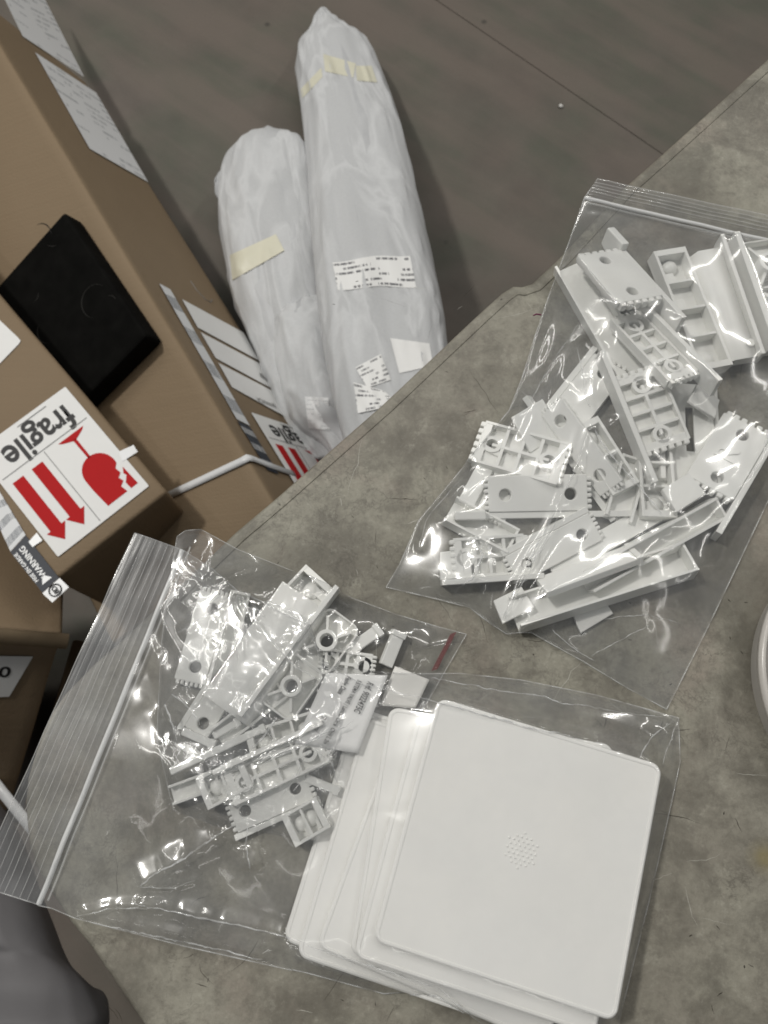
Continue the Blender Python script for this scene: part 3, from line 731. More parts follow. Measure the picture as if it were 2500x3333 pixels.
def teeth(bm, x, y0, y1, z, sgn, n=6):
    st_ = (y1 - y0) / n
    for i in range(n):
        yc = y0 + st_ * (i + 0.5)
        add_box(bm, x - 4, x + 15, yc - st_ * 0.36, yc + st_ * 0.36, z - 13, z + 11, bev=3.8, mat=None)
def face_bracket(px, yaw, z, label, roll=0, pitch=0, side=1, L=430, W=140, PL=290, tab=-1, letter=None, sc=1.0, bar_h=52, barshift=0, group='face-up brackets'):
    """flat screw plate with toothed ends on a long bar"""
    p = Piece('screw_bracket', px, yaw, z, roll, pitch, label, 'bracket', group, sc)
    h = W / 2
    p.flat('plate', [rrect(-PL / 2, PL / 2, -h, h, 4, 2), circ(-PL * 0.33, -4, 18), circ(PL * 0.33, -4, 18)], -10, 24, 2.5)
    for s_ in (-1, 1):
        bm = bmesh.new(); teeth(bm, s_ * (PL / 2 + 3) - 5, -h + 4, h - 4, 2, s_); p.part('toothed_end', bm_mesh(bm))
    y0 = side * (h + 1); y1 = side * (h + 19)
    p.box('bar', -L / 2 + barshift, L / 2 + barshift, min(y0, y1), max(y0, y1), -bar_h, 10)
    if tab:
        xa = -L / 2 - 92 + barshift if tab < 0 else L / 2 + 1 + barshift
        p.box('tab', xa, xa + 91, min(y0 - side * 6, y1 + side * 4), max(y0 - side * 6, y1 + side * 4), -bar_h + 8, 34, bev=4)
    if letter:
        t_ = text_mesh(letter, 46); t_.transform(Matrix.Translation((-20, -22, 14.4)))
        bm = bmesh.new(); bm.from_mesh(t_); r = bmesh.ops.extrude_face_region(bm, geom=bm.faces[:])
        for v_ in r['geom']:
            if isinstance(v_, bmesh.types.BMVert): v_.co.z += 4.5
        bmesh.ops.recalc_face_normals(bm, faces=bm.faces); p.part('raised_letter', bm_mesh(bm), M['letter_plastic'])
    return p
M['letter_plastic'] = PM  # raised letters take the same plain white plastic
def rib_bracket(px, yaw, z, label, roll=0, pitch=0, side=1, L=440, W=130, PL=270, sc=1.0, barlen0=None, group='rib-side brackets', bar=True):
    """bracket turned over: grid of ribs, screw bosses, toothed ends"""
    p = Piece('ribbed_bracket', px, yaw, z, roll, pitch, label, 'bracket', group, sc)
    h = W / 2; bx_ = PL * 0.34
    p.flat('plate', [rrect(-PL / 2, PL / 2, -h, h, 4, 2), circ(-bx_, 0, 15), circ(bx_, 0, 15)], 0, 9, 1.2)
    R = [(-PL / 2, PL / 2, -h, -h + 9, 9, 33), (-PL / 2, PL / 2, h - 9, h, 9, 33), (-PL / 2 + 40, PL / 2 - 40, -5, 5, 9, 31),
         (-PL / 2, -PL / 2 + 24, -h + 9, h - 9, 9, 32), (PL / 2 - 24, PL / 2, -h + 9, h - 9, 9, 32)]
    for q in (-0.21, 0.0, 0.21): R.append((PL * q - 5, PL * q + 5, -h + 9, h - 9, 9, 30))
    p.boxes('rib_grid', R, 0.9)
    for s_ in (-1, 1): p.flat('screw_boss', [circ(s_ * bx_, 0, 29), circ(s_ * bx_, 0, 17)], 8, 24, 1.0)
    for s_ in (-1, 1):
        bm = bmesh.new(); teeth(bm, s_ * (PL / 2 + 3) - 5, -h + 2, h - 2, 22, s_); p.part('toothed_end', bm_mesh(bm))
    if bar:
        y0 = side * (h + 1); y1 = side * (h + 17)
        p.box('bar', -L / 2, L / 2, min(y0, y1), max(y0, y1), -8, 58)
    return p
def tray(px, yaw, z, label, roll=0, pitch=0, L=410, W=105, H=50, nd=3, sc=1.0, group='compartment trays', name='compartment_tray'):
    p = Piece(name, px, yaw, z, roll, pitch, label, 'tray', group, sc)
    h = W / 2; t_ = 9
    p.box('base', -L / 2, L / 2, -h, h, 0, 8)
    p.boxes('wall', [(-L / 2, L / 2, -h, -h + t_, 7.5, H), (-L / 2, L / 2, h - t_, h, 7.5, H), (-L / 2, -L / 2 + 20, -h + t_, h - t_, 7.5, H), (L / 2 - 20, L / 2, -h + t_, h - t_, 7.5, H)])
    for i in range(nd):
        x = -L / 2 + 20 + (L - 40) * (i + 1) / (nd + 1); p.box('divider', x - 4, x + 4, -h + t_, h - t_, 7.5, H - 4, bev=1)
    for i in range(nd + 1):
        x = -L / 2 + 20 + (L - 40) * (i + 0.5) / (nd + 1)
        p.box('step', x + 3, x + (L - 40) / (nd + 1) / 2 - 5, -h + t_, -2, 7.5, 26, bev=2)
    for s_ in (-1, 1):
        bm = bmesh.new(); bmesh.ops.create_uvsphere(bm, u_segments=16, v_segments=10, radius=26)
        for v_ in bm.verts: v_.co = Vector((v_.co.x + s_ * (L / 2 - 44), v_.co.y, max(v_.co.z * 0.9 + 8, 7.5)))
        p.part('dome', bm_mesh(bm), None, True)
    return p
def profile(px, yaw, z, label, sec, L, roll=0, pitch=0, sc=1.0, name='cover_profile', cat='cover', group=None, bev=2.0, taper=0.0):
    p = Piece(name, px, yaw, z, roll, pitch, label, cat, group, sc)
    me = curve_mesh([sec], L, bev, 1)
    # section (y,z) extruded along x
    me.transform(Matrix(((0, 0, 1, -L / 2), (1, 0, 0, 0), (0, 1, 0, 0), (0, 0, 0, 1))))
    p.part('body', me); return p
def roof_cover(px, yaw, z, label, roll=0, pitch=0, L=400, sc=1.0, flip=1, group='sloped covers'):
    sec = [(-66, 0), (-60, 0), (-36, 36), (34, 36), (34, 0), (40, 0), (40, 44), (-40, 44), (-66, 6)]
    sec = [(y * flip, q) for y, q in sec]
    if flip < 0: sec = sec[::-1]
    p = profile(px, yaw, z, label, sec, L, roll, pitch, sc, 'sloped_cover', 'cover', group, 1.4)
    p.box('flange', -L / 2 - 34, L / 2 + 6, *( (41, 55) if flip > 0 else (-55, -41)), 0, 72, bev=3)
    p.boxes('end_wall', [(-L / 2, -L / 2 + 7, *((-34, 40) if flip > 0 else (-40, 34)), 0, 43), (L / 2 - 7, L / 2, *((-34, 40) if flip > 0 else (-40, 34)), 0, 43)])
    p.flat('screw_pad', [circ(L / 2 - 52, flip * 30, 15)], 43.5, 7, 2)
    return p
def ring_bracket(px, yaw, z, label, roll=0, pitch=0, side=-1, L=330, sc=1.0, group='ring brackets', rings=(0,)):
    p = Piece('ring_bracket', px, yaw, z, roll, pitch, label, 'bracket', group, sc)
    p.box('bar', -L / 2, L / 2, side * -4 - 8, side * -4 + 8, 0, 66)
    for cx in rings:
        cyy = side * 66
        o_ = rrect(cx - 88, cx + 88, min(side * 2, side * 128), max(side * 2, side * 128), 30, 5); i_ = rrect(cx - 82, cx + 82, min(side * 8, side * 122), max(side * 8, side * 122), 25, 5)
        p.flat('ring_frame', [o_, i_], 0, 32, 1.5); p.flat('back_plate', [i_, circ(cx, cyy, 20, 28)], 0, 5, 1.0)
        p.flat('ring', [circ(cx, cyy, 32, 28), circ(cx, cyy, 20, 28)], 0, 58, 1.5)
        for a in (35, 145, 215, 325):
            bm = bmesh.new(); add_box(bm, 30, 30 + (44 if a in (35, 145, 215, 325) else 40), -4, 4, 0, 46, 1, Matrix.Translation((cx, cyy, 0)) @ Matrix.Rotation(radians(a), 4, 'Z')); p.part('spoke', bm_mesh(bm))
    return p
def channel(px, yaw, z, label, roll=0, pitch=0, L=560, W=62, H=62, sc=1.0, t_=8, group='channels', inner=False, endtab=0):
    p = Piece('channel', px, yaw, z, roll, pitch, label, 'channel', group, sc)
    h = W / 2
    p.box('base', -L / 2, L / 2, -h, h, 0, t_)
    p.boxes('side_wall', [(-L / 2, L / 2, -h, -h + t_, t_ - 1, H), (-L / 2, L / 2, h - t_, h, t_ - 1, H)])
    p.boxes('end_wall', [(L / 2 - t_, L / 2, -h + t_, h - t_, t_ - 1, H - 2)])
    if inner: p.box('inner_rib', -L * 0.22, L * 0.30, -5, 4, t_ - 1, H + 8)
    if endtab: p.box('tab', *( (L / 2 - 6, L / 2 + 92) if endtab > 0 else (-L / 2 - 92, -L / 2 + 6)), -h - 6, h + 14, H * 0.4, H * 0.4 + 14, bev=4)
    return p
def bar_piece(px, yaw, z, label, L=300, W=24, H=18, roll=0, pitch=0, sc=1.0, group='loose bars'):
    p = Piece('plastic_bar', px, yaw, z, roll, pitch, label, 'bar', group, sc)
    p.box('bar', -L / 2, L / 2, -W / 2, W / 2, 0, H, bev=3); p.box('end_lip', L / 2 - 16, L / 2 + 2, -W / 2 - 3, W / 2 + 3, -2, H + 5, bev=2.5)
    return p
def slot_plate(px, yaw, z, label, L=310, W=150, roll=0, pitch=0, sc=1.0):
    p = Piece('slotted_plate', px, yaw, z, roll, pitch, label, 'plate', None, sc)
    p.flat('plate', [rrect(-L / 2, L / 2, -W / 2, W / 2, 5, 2), [(-80, -8), (60, -8), (60, 16), (-80, 16)]], 0, 10, 1.5)
    p.boxes('rib', [(-L / 2, L / 2, -W / 2 - 14, -W / 2, -20, 26), (-L / 2, L / 2, W / 2 + 0.5, W / 2 + 10, -14, 18), (60, 70, -W / 2 - 70, -W / 2 - 14, -20, 20), (-L / 2 + 60, -L / 2 + 70, -W / 2 - 70, -W / 2 - 14, -20, 20)])
    return p
def tab_piece(px, yaw, z, label, L=100, W=80, H=12, roll=0, pitch=0, sc=1.0, group='flat tabs'):
    p = Piece('flat_tab', px, yaw, z, roll, pitch, label, 'tab', group, sc)
    p.flat('plate', [[(-L / 2, -W / 2), (L / 2, -W / 2 + 6), (L / 2 - 4, W / 2), (-L / 2 + 8, W / 2 - 4)]], 0, H, 2.5)
    p.box('foot', -L / 2 + 10, L / 2 - 12, -7, 7, -16, 0.5, bev=2); return p

# --- bag 2 (right) : low pieces first
channel((1962, 1068), -60, 1.0, 'shallow channel lying under the topmost bracket in the right bag', L=430, W=96, H=46, roll=8)
face_bracket((1905, 1290), 52, 2.0, 'screw bracket half buried behind the bright crease in the right bag', L=300, W=110, PL=260, tab=0, roll=-6)
slot_plate((2238, 1410), -88, 2.5, 'white plate with a long slot in the middle of the right bag')
tray((2120, 1560), -86, 1.0, 'small open tray under the ribbed bracket beside the slotted plate', L=260, W=100, nd=2)
rib_bracket((1690, 1490), -18, 2.5, 'ribbed bracket at the left side of the right bag, above the level bracket', W=150, PL=250, bar=False, roll=-10, pitch=-6)
tab_piece((1742, 1388), 32, 3.5, 'broad tilted tab above the left ribbed bracket in the right bag', L=130, W=120, roll=14, pitch=10)
channel((1560, 1725), -28, 0.8, 'short open channel poking out left of the level bracket', L=210, W=92, H=40, roll=-12)
rib_bracket((1590, 1812), 4, 1.6, 'ribbed bracket at the bottom left corner of the right bag with a square tab', PL=210, W=120, L=300, side=-1, roll=10)
tab_piece((1480, 1838), 4, 4.0, 'square white tab at the far lower left of the right bag', L=98, W=88, roll=10)
bar_piece((1560, 1560), 62, 2.0, 'narrow bar at the left fold of the right bag', L=190, W=50, H=22)
tray((2230, 1028), -68.5, 1.0, 'long compartment tray with four wells near the top of the right bag', roll=-4, sc=0.94)
ring_bracket((2432, 975), -71, 4.0, 'bracket with two round rings at the right picture edge', side=1, rings=(-76, 72), L=360)
roof_cover((2352, 1006), -71.5, 3.4, 'long sloped cover with an upright flange beside the compartment tray', L=440, roll=3, sc=0.80)
AX[:] = [(88, -206, 63), (149, 52, -40)]
face_bracket((2012, 908), -49, 17.0, 'topmost screw bracket in the right bag, tilted with its tab sticking up', side=1, L=330, PL=232, W=163, barshift=52, letter=None)
AX[:] = [(124, -243, 72), (100, 45, -20)]
rib_bracket((2117, 1148), -46.5, 11.5, 'ribbed bracket sloping below the topmost bracket in the right bag', PL=282, W=112, L=430)
AX[:] = [(76, -228, -24), (140, 46, 9)]
rib_bracket((2112, 1342), -67, 10.0, 'large ribbed bracket in the centre of the right bag beside the bright crease', side=-1, PL=241, W=148, L=430)
face_bracket((1895, 1455), -54, 8.0, 'slanted bracket between the level bracket and the central ribbed one', W=80, PL=300, L=455, side=-1, roll=38, tab=0)
face_bracket((1748, 1606), 1, 7.0, 'level screw bracket with its bar along the bottom, left half of the right bag', side=-1, W=108, PL=292, L=436, roll=14, barshift=62, tab=-1)
face_bracket((2368, 1488), 59, 8.0, 'screw bracket marked with a raised R at the right of the right bag', W=148, PL=242, L=360, side=-1, letter='R', barshift=-50, tab=0, roll=-7)
tab_piece((2286, 1310), -28, 9.0, 'dull grey tilted tab above the slotted plate', L=95, W=82, roll=-16, pitch=16)
face_bracket((1800, 1785), 28, 5.0, 'screw bracket under the creased corner film, left of the long beams', W=92, PL=290, L=300, tab=0, roll=12)
channel((2010, 1735), 29.5, 4.0, 'long beam with a raised square tab at its upper right end', L=470, W=66, H=54, roll=180 - 4, endtab=0, t_=10)
tab_piece((2215, 1612), 29, 9.5, 'raised square block at the upper right end of the long beam', L=110, W=84, H=26, roll=-4)
channel((2110, 1775), 29, 2.0, 'open channel beside the long beam, its box end to the right', L=470, W=70, H=58, roll=12, inner=False)
bar_piece((1918, 1868), 20, 8.5, 'grey faced wide bar standing on edge inside the lowest channel', L=310, W=78, H=24, roll=-42)
channel((1955, 1925), 17.5, 1.0, 'lowest long channel at the bottom of the right bag', L=560, W=100, H=62, roll=-14)
tab_piece((1668, 1972), 24, 5.0, 'small square tab where the bottom creases of the right bag meet', L=110, W=80, roll=-8)
tab_piece((1925, 2005), 28, 0.6, 'white corner peeping from under the lowest channel', L=120, W=60)
tray((1955, 1500), -58, 0.8, 'tray glimpsed in the dark gap beside the central ribbed bracket', L=230, W=90, nd=1)
channel((2030, 1600), 74, 0.8, 'short channel between the central ribbed bracket and the long beam', L=200, W=80, H=40)
face_bracket((1640, 1590), 64, 0.9 + 1.2, 'bracket edge sticking out left of the level bracket', W=90, PL=200, L=220, tab=0)
PSC = 1.0
N_BAG2 = len(OBST)

PSC = 1.08
# --- bag 3 (small crinkly bag on the left)
face_bracket((660, 2075), 74, 3.0, 'thin upright bracket with two holes at the left of the crinkled bag', W=92, PL=270, L=300, tab=0, side=-1, roll=8)
channel((745, 2090), 76, 2.0, 'narrow channel beside the thin two-hole bracket', L=300, W=60, H=46, roll=10)
profile((872, 2128), 55, 2.0, 'broad sloped cover beneath the radiating creases', [(-92, 0), (-86, 0), (-66, 52), (70, 60), (84, 0), (92, 0), (78, 68), (-72, 60)], 400, 0, 0, 1.0, 'broad_cover', 'cover', None, 1.6)
tray((985, 1958), 47, 1.5, 'angular tray end poking out at the top of the crinkled bag', L=170, W=120, nd=1)
ring_bracket((1040, 2010), 53, 3.0, 'ring bracket outside the fold at the top of the crinkled bag', side=-1, rings=(-45,), L=200)
ring_bracket((905, 2185), 54, 4.0, 'ring bracket under the film, nearer the plates', side=-1, rings=(-12,), L=330)
bar_piece((1180, 2090), 35, 2.0, 'stub of white bar right of the rings', L=130, W=36, H=24)
bar_piece((1272, 2112), 68, 2.0, 'second white stub close to the red strip', L=108, W=40, H=24, roll=20)
rib_bracket((1130, 2165), -8, 1.5, 'toothed block just above the printed slip', PL=150, W=80, bar=False)
bar_piece((712, 2440), 25, 7.0, 'thin long bar crossing the lower half of the crinkled bag', L=310, W=22, H=16)
bar_piece((648, 2402), -24, 4.0, 'short bar crossing above the thin long bar', L=110, W=24, H=16)
bar_piece((632, 2448), -30, 3.0, 'short bar crossing left of the thin long bar', L=80, W=22, H=16)
bar_piece((740, 2372), 30, 3.0, 'short bar parallel above the thin long bar', L=90, W=22, H=16)
rib_bracket((905, 2500), 25, 4.0, 'ribbed bracket right of the thin long bar', PL=310, W=105, L=360, side=1, roll=-6)
face_bracket((880, 2598), 24, 3.0, 'lower screw bracket with one dark hole near the plates', PL=250, W=110, L=280, tab=0, roll=4, side=-1)
tray((740, 2545), 28, 2.0, 'small tray under the glittering crumple', L=150, W=100, nd=1)
tray((1000, 2670), 30, 1.0, 'small tray beside the lowest plate corner', L=120, W=100, nd=1)
bar_piece((1050, 2553), -22, 3.0, 'stub of bar touching the left edge of the plates', L=110, W=24, H=16)
channel((815, 2318), 38, 1.2, 'short channel half hidden below the broad cover', L=240, W=70, H=40, roll=8)
tray((930, 2395), 18, 1.2, 'tray wedged between the ring bracket and the ribbed bracket', L=220, W=90, nd=2)
face_bracket((700, 2290), 58, 1.8, 'bracket peeking out below the thin upright bracket', W=80, PL=200, L=230, tab=0)
rib_bracket((1085, 2330), 64, 0.8, 'ribbed bracket lying under the printed slip', W=100, PL=210, bar=False)
channel((640, 2560), 20, 0.8, 'small channel at the lower left of the crinkled bag', L=150, W=60, H=34)
N_BAG3 = len(OBST)

PSC = 1.0
# --- printed slip and blank slip
def slip(name, px, mm, label, cat, mat):
    pts = [T(x, y, mm) for x, y in px]
    G = np.zeros((12, 12, 3))
    for i in range(12):
        for j in range(12):
            s, t = i / 11, j / 11
            q = (pts[0] * (1 - s) + pts[1] * s) * (1 - t) + (pts[3] * (1 - s) + pts[2] * s) * t
            G[i, j] = (q.x, q.y, q.z + 0.0003 * sin(s * 5 + t * 3))
    me = grid_mesh(G)
    if me.polygons[0].normal.z < 0: me.flip_normals()
    root = empty(name, tuple(pts[0])); tag(root, label, cat)
    o = under(mobj('paper', me, mat, root, True)); md = o.modifiers.new('s', 'SOLIDIFY'); md.thickness = 0.0002
    OBST.append((me, Matrix.Identity(4))); return root, pts
slip('blank_card', [(1285, 2168), (1398, 2212), (1352, 2306), (1236, 2296)], 5.0, 'blank cream card beside the printed slip above the plates', 'card', M['cream'])
ps, pp = slip('printed_slip', [(1062, 2190), (1262, 2198), (1165, 2452), (960, 2420)], 9.6, 'white printed slip with a reference number beside the plate stack', 'paper slip', M['paper'])
def slip_text(s, a, b, bold=0.02):
    A_, B_ = T(*a, 10.0), T(*b, 10.0); X = (B_ - A_).normalized(); k = text_mesh(s, (B_ - A_).length, bold=bold); k.transform(Matrix.Diagonal((1, 1.7, 1, 1)))
    mm = Matrix((X, Vector((-X.y, X.x, 0)), Zv)).transposed().to_4x4(); mm.translation = A_ + Zv * 0.0006; k.transform(mm)
    under(mobj('lettering', k, M['dark_ink'], ps))
slip_text('Ref. 9022475C', (1198, 2218), (1152, 2316))
slip_text('SISTEMA VALVE | Lamina  Clave  Clave L 2m', (1165, 2212), (1052, 2418))
slip_text('Fecha Dato', (1130, 2200), (1098, 2256))
slip_text('12. Lateral', (1052, 2326), (1022, 2376))

# --- stack of square plates
PLATE_S = ((T(2166, 2492, 18.2) - T(1425, 2270, 18.2)).length + (T(1193, 3040, 18.2) - T(1425, 2270, 18.2)).length) / 2 * 1.005
def square_plate(tl, ang, zmm, label, side_px=792, tilt=(0, 0), dots=False):
    c0 = T(tl[0], tl[1], zmm); k = pxscale(c0)
    S_ = PLATE_S
    root = empty('square_plate', tuple(c0)); tag(root, label, 'plate', 'stacked square plates')
    root.rotation_euler = (radians(tilt[0]), radians(tilt[1]), radians(ang)); bpy.context.view_layer.update()
    mw = Matrix.Translation(c0) @ Euler(root.rotation_euler).to_matrix().to_4x4()
    r = 0.0050
    me = curve_mesh([rrect(0, S_, -S_, 0, r, 6)], 0.0024, 0.0009, 3); mobj('panel', me, M['plate'], root, False); OBST.append((me, mw))
    e = 0.0020
    me2 = curve_mesh([rrect(0.0007, S_ - 0.0007, -S_ + 0.0007, -0.0007, r - 0.0006, 6), rrect(e, S_ - e, -S_ + e, -e, r - 0.002, 6)], 0.0006, 0.00025, 2)
    me2.transform(Matrix.Translation((0, 0, 0.0021))); mobj('rim', me2, M['plate'], root); OBST.append((me2, mw))
    if dots:
        cx, cy_ = 0.497 * S_, -0.500 * S_
        sp_ = 0.0021
        for i in range(-4, 5):
            for j in range(-4, 5):
                x = (i + 0.5 * (j % 2)) * sp_; y = j * sp_ * 0.87
                if x * x + y * y < 0.0074 ** 2:
                    bm = bmesh.new(); bmesh.ops.create_uvsphere(bm, u_segments=10, v_segments=6, radius=0.00052)
                    for v_ in bm.verts: v_.co.z *= 0.55
                    d = bm_mesh(bm); d.transform(Matrix.Translation((cx + x, cy_ + y, 0.0025))); mobj('raised_dot', d, M['plate'], root, True)
    return root
square_plate((1160, 2300), -17.5, 0.6, 'lowest square plate, its corner farthest left in the stack')
square_plate((1192, 2334), -16.6, 3.6, 'second square plate from the bottom of the stack')
square_plate((1306, 2322), -21.0, 6.6, 'third square plate, skewed so its lower left corner shows')
square_plate((1268, 2300), -9.5, 9.6, 'fourth square plate, turned so its top right corner peeps out')
square_plate((1362, 2318), -16.2, 12.6, 'fifth square plate, directly under the topmost plate')
square_plate((1425, 2270), -16.6, 15.8, 'topmost square plate with a cluster of small raised dots', dots=True)
N_ALL = len(OBST)

# ------------------------------------------------------------------ round tub at the right edge
tcx = T(2911, 2230, 3); Rt = (T(2911 - 479, 2230, 3) - tcx).length
tub = empty('round_tub', (tcx.x, tcx.y, TABLE_Z)); tag(tub, 'translucent round plastic tub cut by the right picture edge', 'tub')
def lathe(name, prof, mat, parent, n=120):
    V = []; Fc = []; m = len(prof)
    for i in range(n):
        a = 2 * pi * i / n
        for r, z in prof: V.append((r * cos(a), r * sin(a), z))
    for i in range(n):
        for j in range(m - 1): Fc.append((i * m + j, ((i + 1) % n) * m + j, ((i + 1) % n) * m + j + 1, i * m + j + 1))
    return mobj(name, pydata(V, Fc), mat, parent, True)
lathe('wall', [(Rt * 0.95, 0.0005), (Rt * 0.975, 0.010), (Rt * 0.985, 0.016)], M['tub'], tub)
rimp = [(Rt * 0.955, 0.0165), (Rt * 0.965, 0.0185), (Rt * 0.985, 0.0188), (Rt, 0.0172), (Rt * 0.999, 0.0140), (Rt * 0.985, 0.0150), (Rt * 0.955, 0.0165)]
lathe('rim', rimp, M['tub'], tub)
lathe('inner_ledge', [(Rt * 0.895, 0.012), (Rt * 0.905, 0.0135), (Rt * 0.92, 0.0138), (Rt * 0.93, 0.0125), (Rt * 0.955, 0.0165)], M['tub'], tub)
lathe('base', [(0.0, 0.003), (Rt * 0.86, 0.003), (Rt * 0.895, 0.012)], M['tubfill'], tub)

# ------------------------------------------------------------------ bags
def resample(pts, n):
    pts = np.array(pts, float); d = np.r_[0, np.cumsum(np.linalg.norm(np.diff(pts, axis=0), axis=1))]
    s = np.linspace(0, d[-1], n); return np.stack([np.interp(s, d, pts[:, k]) for k in range(2)], -1)
def coons(bottom, top, left, right, nu, nv):
    """curves as world xy point lists: bottom/top run along u, left/right along v"""
    c0, c1 = resample(bottom, nu), resample(top, nu); d0, d1 = resample(left, nv), resample(right, nv)
    u = np.linspace(0, 1, nu)[:, None, None]; v = np.linspace(0, 1, nv)[None, :, None]
    S_ = (1 - v) * c0[:, None] + v * c1[:, None] + (1 - u) * d0[None] + u * d1[None]
    S_ = S_ - ((1 - u) * (1 - v) * c0[0] + u * (1 - v) * c0[-1] + (1 - u) * v * c1[0] + u * v * c1[-1]); return S_
def txy(px, mm=4): return [tuple(T(x, y, mm))[:2] for x, y in px]
def obstacle_bvh(items):
    V = []; Fc = []
    for me, mx in items:
        b = len(V); V += [mx @ v.co for v in me.vertices]; Fc += [tuple(i + b for i in p.vertices) for p in me.polygons]
    return BVHTree.FromPolygons(V, Fc)
def heights(XY, bv, floor):
    n, m, _ = XY.shape; H = np.full((n, m), floor)
    dn = Vector((0, 0, -1))
    for i in range(n):
        for j in range(m):
            h = bv.ray_cast(Vector((XY[i, j, 0], XY[i, j, 1], TABLE_Z + 0.12)), dn, 0.2)
            if h[0] is not None and h[0].z > H[i, j]: H[i, j] = h[0].z
    return H
def blur(h, k=1):
    for _ in range(k):
        p = np.pad(h, 1, mode='edge')
        h = (p[:-2, 1:-1] + p[2:, 1:-1] + p[1:-1, :-2] + p[1:-1, 2:] + p[1:-1, 1:-1] * 0.5) / 4.5
    return h
def up2(h, shape):
    n, m = shape; xi = np.linspace(0, h.shape[0] - 1, n); yi = np.linspace(0, h.shape[1] - 1, m)
    t = np.array([np.interp(xi, np.arange(h.shape[0]), h[:, j]) for j in range(h.shape[1])]).T
    return np.array([np.interp(yi, np.arange(h.shape[1]), t[i]) for i in range(n)])
def membrane(O, its=(160, 90, 50), slack=0.0):
    """film resting over obstacles O (heights), edges pinned to O"""
    lev = [O]
    for _ in range(2):
        o = lev[-1]; n, m = o.shape; n2, m2 = (n + 1) // 2, (m + 1) // 2
        q = np.pad(o, ((0, n2 * 2 - n), (0, m2 * 2 - m)), mode='edge').reshape(n2, 2, m2, 2).max((1, 3)); lev.append(q)
    h = lev[-1].copy()
    for li in (2, 1, 0):
        o = lev[li]
        if h.shape != o.shape: h = up2(h, o.shape)
        h = np.maximum(h, o)
        b = o.copy()
        for _ in range(its[2 - li]):
            h = np.maximum(blur(h), o)
            h[0], h[-1], h[:, 0], h[:, -1] = np.maximum(b[0], blur(h)[0] * 0.5 + b[0] * 0.5), b[-1], b[:, 0], b[:, -1]
    return h
def seg_ridge(H, XY, p, q, amp, wd, side=0):
    """sharp crease from p to q (world xy)"""
    p = np.array(p); q = np.array(q); d = q - p; L = np.linalg.norm(d)
    if L < 1e-6: return
    d /= L; nrm = np.array([-d[1], d[0]])
    lo = np.minimum(p, q) - wd * 1.5; hi = np.maximum(p, q) + wd * 1.5
    msk = (XY[..., 0] > lo[0]) & (XY[..., 0] < hi[0]) & (XY[..., 1] > lo[1]) & (XY[..., 1] < hi[1])
    if not msk.any(): return
    R = XY[msk] - p; s = R @ d / L; t = np.abs(R @ nrm)
    e = np.clip(np.minimum(s + 0.05, 1.05 - s) * 6, 0, 1)
    x_ = np.clip(t / wd, 0, 1); H[msk] += amp * e * (0.6 * (0.5 + 0.5 * np.cos(pi * x_)) + 0.4 * (1 - x_) ** 2)
def crumple(H, XY, n, amp, lmin, lmax, wmin, wmax, region=None, rng=RNG, dirs=None):
    fl = XY.reshape(-1, 2)
    if region is not None:
        c, r = region; ok = fl[np.linalg.norm(fl - np.array(c), axis=1) < r]
        if len(ok) == 0: return
    else: ok = fl
    for _ in range(n):
        c = ok[rng.integers(len(ok))]; a = rng.uniform(0, pi) if dirs is None else rng.choice(dirs) + rng.normal(0, 0.25)
        l = rng.uniform(lmin, lmax) / 2; d = np.array([cos(a), sin(a)]) * l
        seg_ridge(H, XY, c - d, c + d, amp * rng.uniform(-1, 1), rng.uniform(wmin, wmax))
def poly_ridge(H, XY, px, amp, wd, mm=8):
    pts = txy(px, mm)
    for a, b in zip(pts[:-1], pts[1:]): seg_ridge(H, XY, a, b, amp * 0.62, wd * 1.45)
def crease(px, r, bag, bvf, mm=8):  # whitened fold lines, added as glossy tubes to draw bright glints
    pts = resample(px, 4 + int(sum(math.dist(a, b) for a, b in zip(px[:-1], px[1:])) / 14)); out = []
    rr = random.Random(int(px[0][0])); jx = jy = 0.0
    for x, y in pts:
        jx = jx * 0.7 + rr.gauss(0, 1.6); jy = jy * 0.7 + rr.gauss(0, 1.6)
        d_ = ray(x + jx, y + jy).normalized(); h = bvf.ray_cast(CAM, d_)
        if h[0] is not None: out.append(h[0] - d_ * 0.0002)
    if len(out) < 4: return
    n_ = len(out); rad = [r * (0.25 + 0.75 * sin(pi * min(1, (i + 0.5) / n_)) ** 0.5) * rr.uniform(0.45, 1.25) for i in range(n_)]
    under(mobj('crease', tube_mesh(out, rad, 6), M['crease'], bag, True))
def film(name, XY, Z, mat, parent):
    G = np.concatenate([XY, Z[..., None]], -1); me = grid_mesh(G, False)
    if me.polygons[len(me.polygons) // 2].normal.z < 0: me.flip_normals()
    return under(mobj(name, me, mat, parent, True)), me
def edge_tube(name, G, idx, r, mat, parent):
    pts = [tuple(p) for p in G]; return under(mobj(name, tube_mesh(pts, r, 6), mat, parent, True))
mmz = lambda v: TABLE_Z + v * 0.001

# --- right bag
bagR = empty('zip_bag', tuple(T(1900, 1400, 0))); tag(bagR, 'clear zip bag of white brackets on the right half of the table', 'plastic bag')
L_ = [(1905, 636), (1853, 786), (1795, 940), (1745, 1085), (1702, 1223), (1660, 1330), (1514, 1511), (1363, 1692), (1303, 1830), (1257, 1908)]
R_ = [(2880, 862), (2700, 1240), (2500, 1640), (2310, 2040), (2176, 2308)]
Tp = [(1905, 636), (2200, 712), (2500, 786), (2880, 862)]
Bt = [(1257, 1908), (1400, 1942), (1530, 1975), (1600, 2030), (1650, 2062), (1730, 2058), (1900, 2150), (2050, 2240), (2176, 2308)]
nu, nv = 250, 330
XY = coons(txy(Bt), txy(Tp), txy(L_[::-1]), txy(R_[::-1]), nu, nv)
bv = obstacle_bvh(OBST[:N_BAG2])
O = heights(XY, bv, mmz(0.9)); O0 = O + 0.0006
H = membrane(O0, (120, 70, 30))
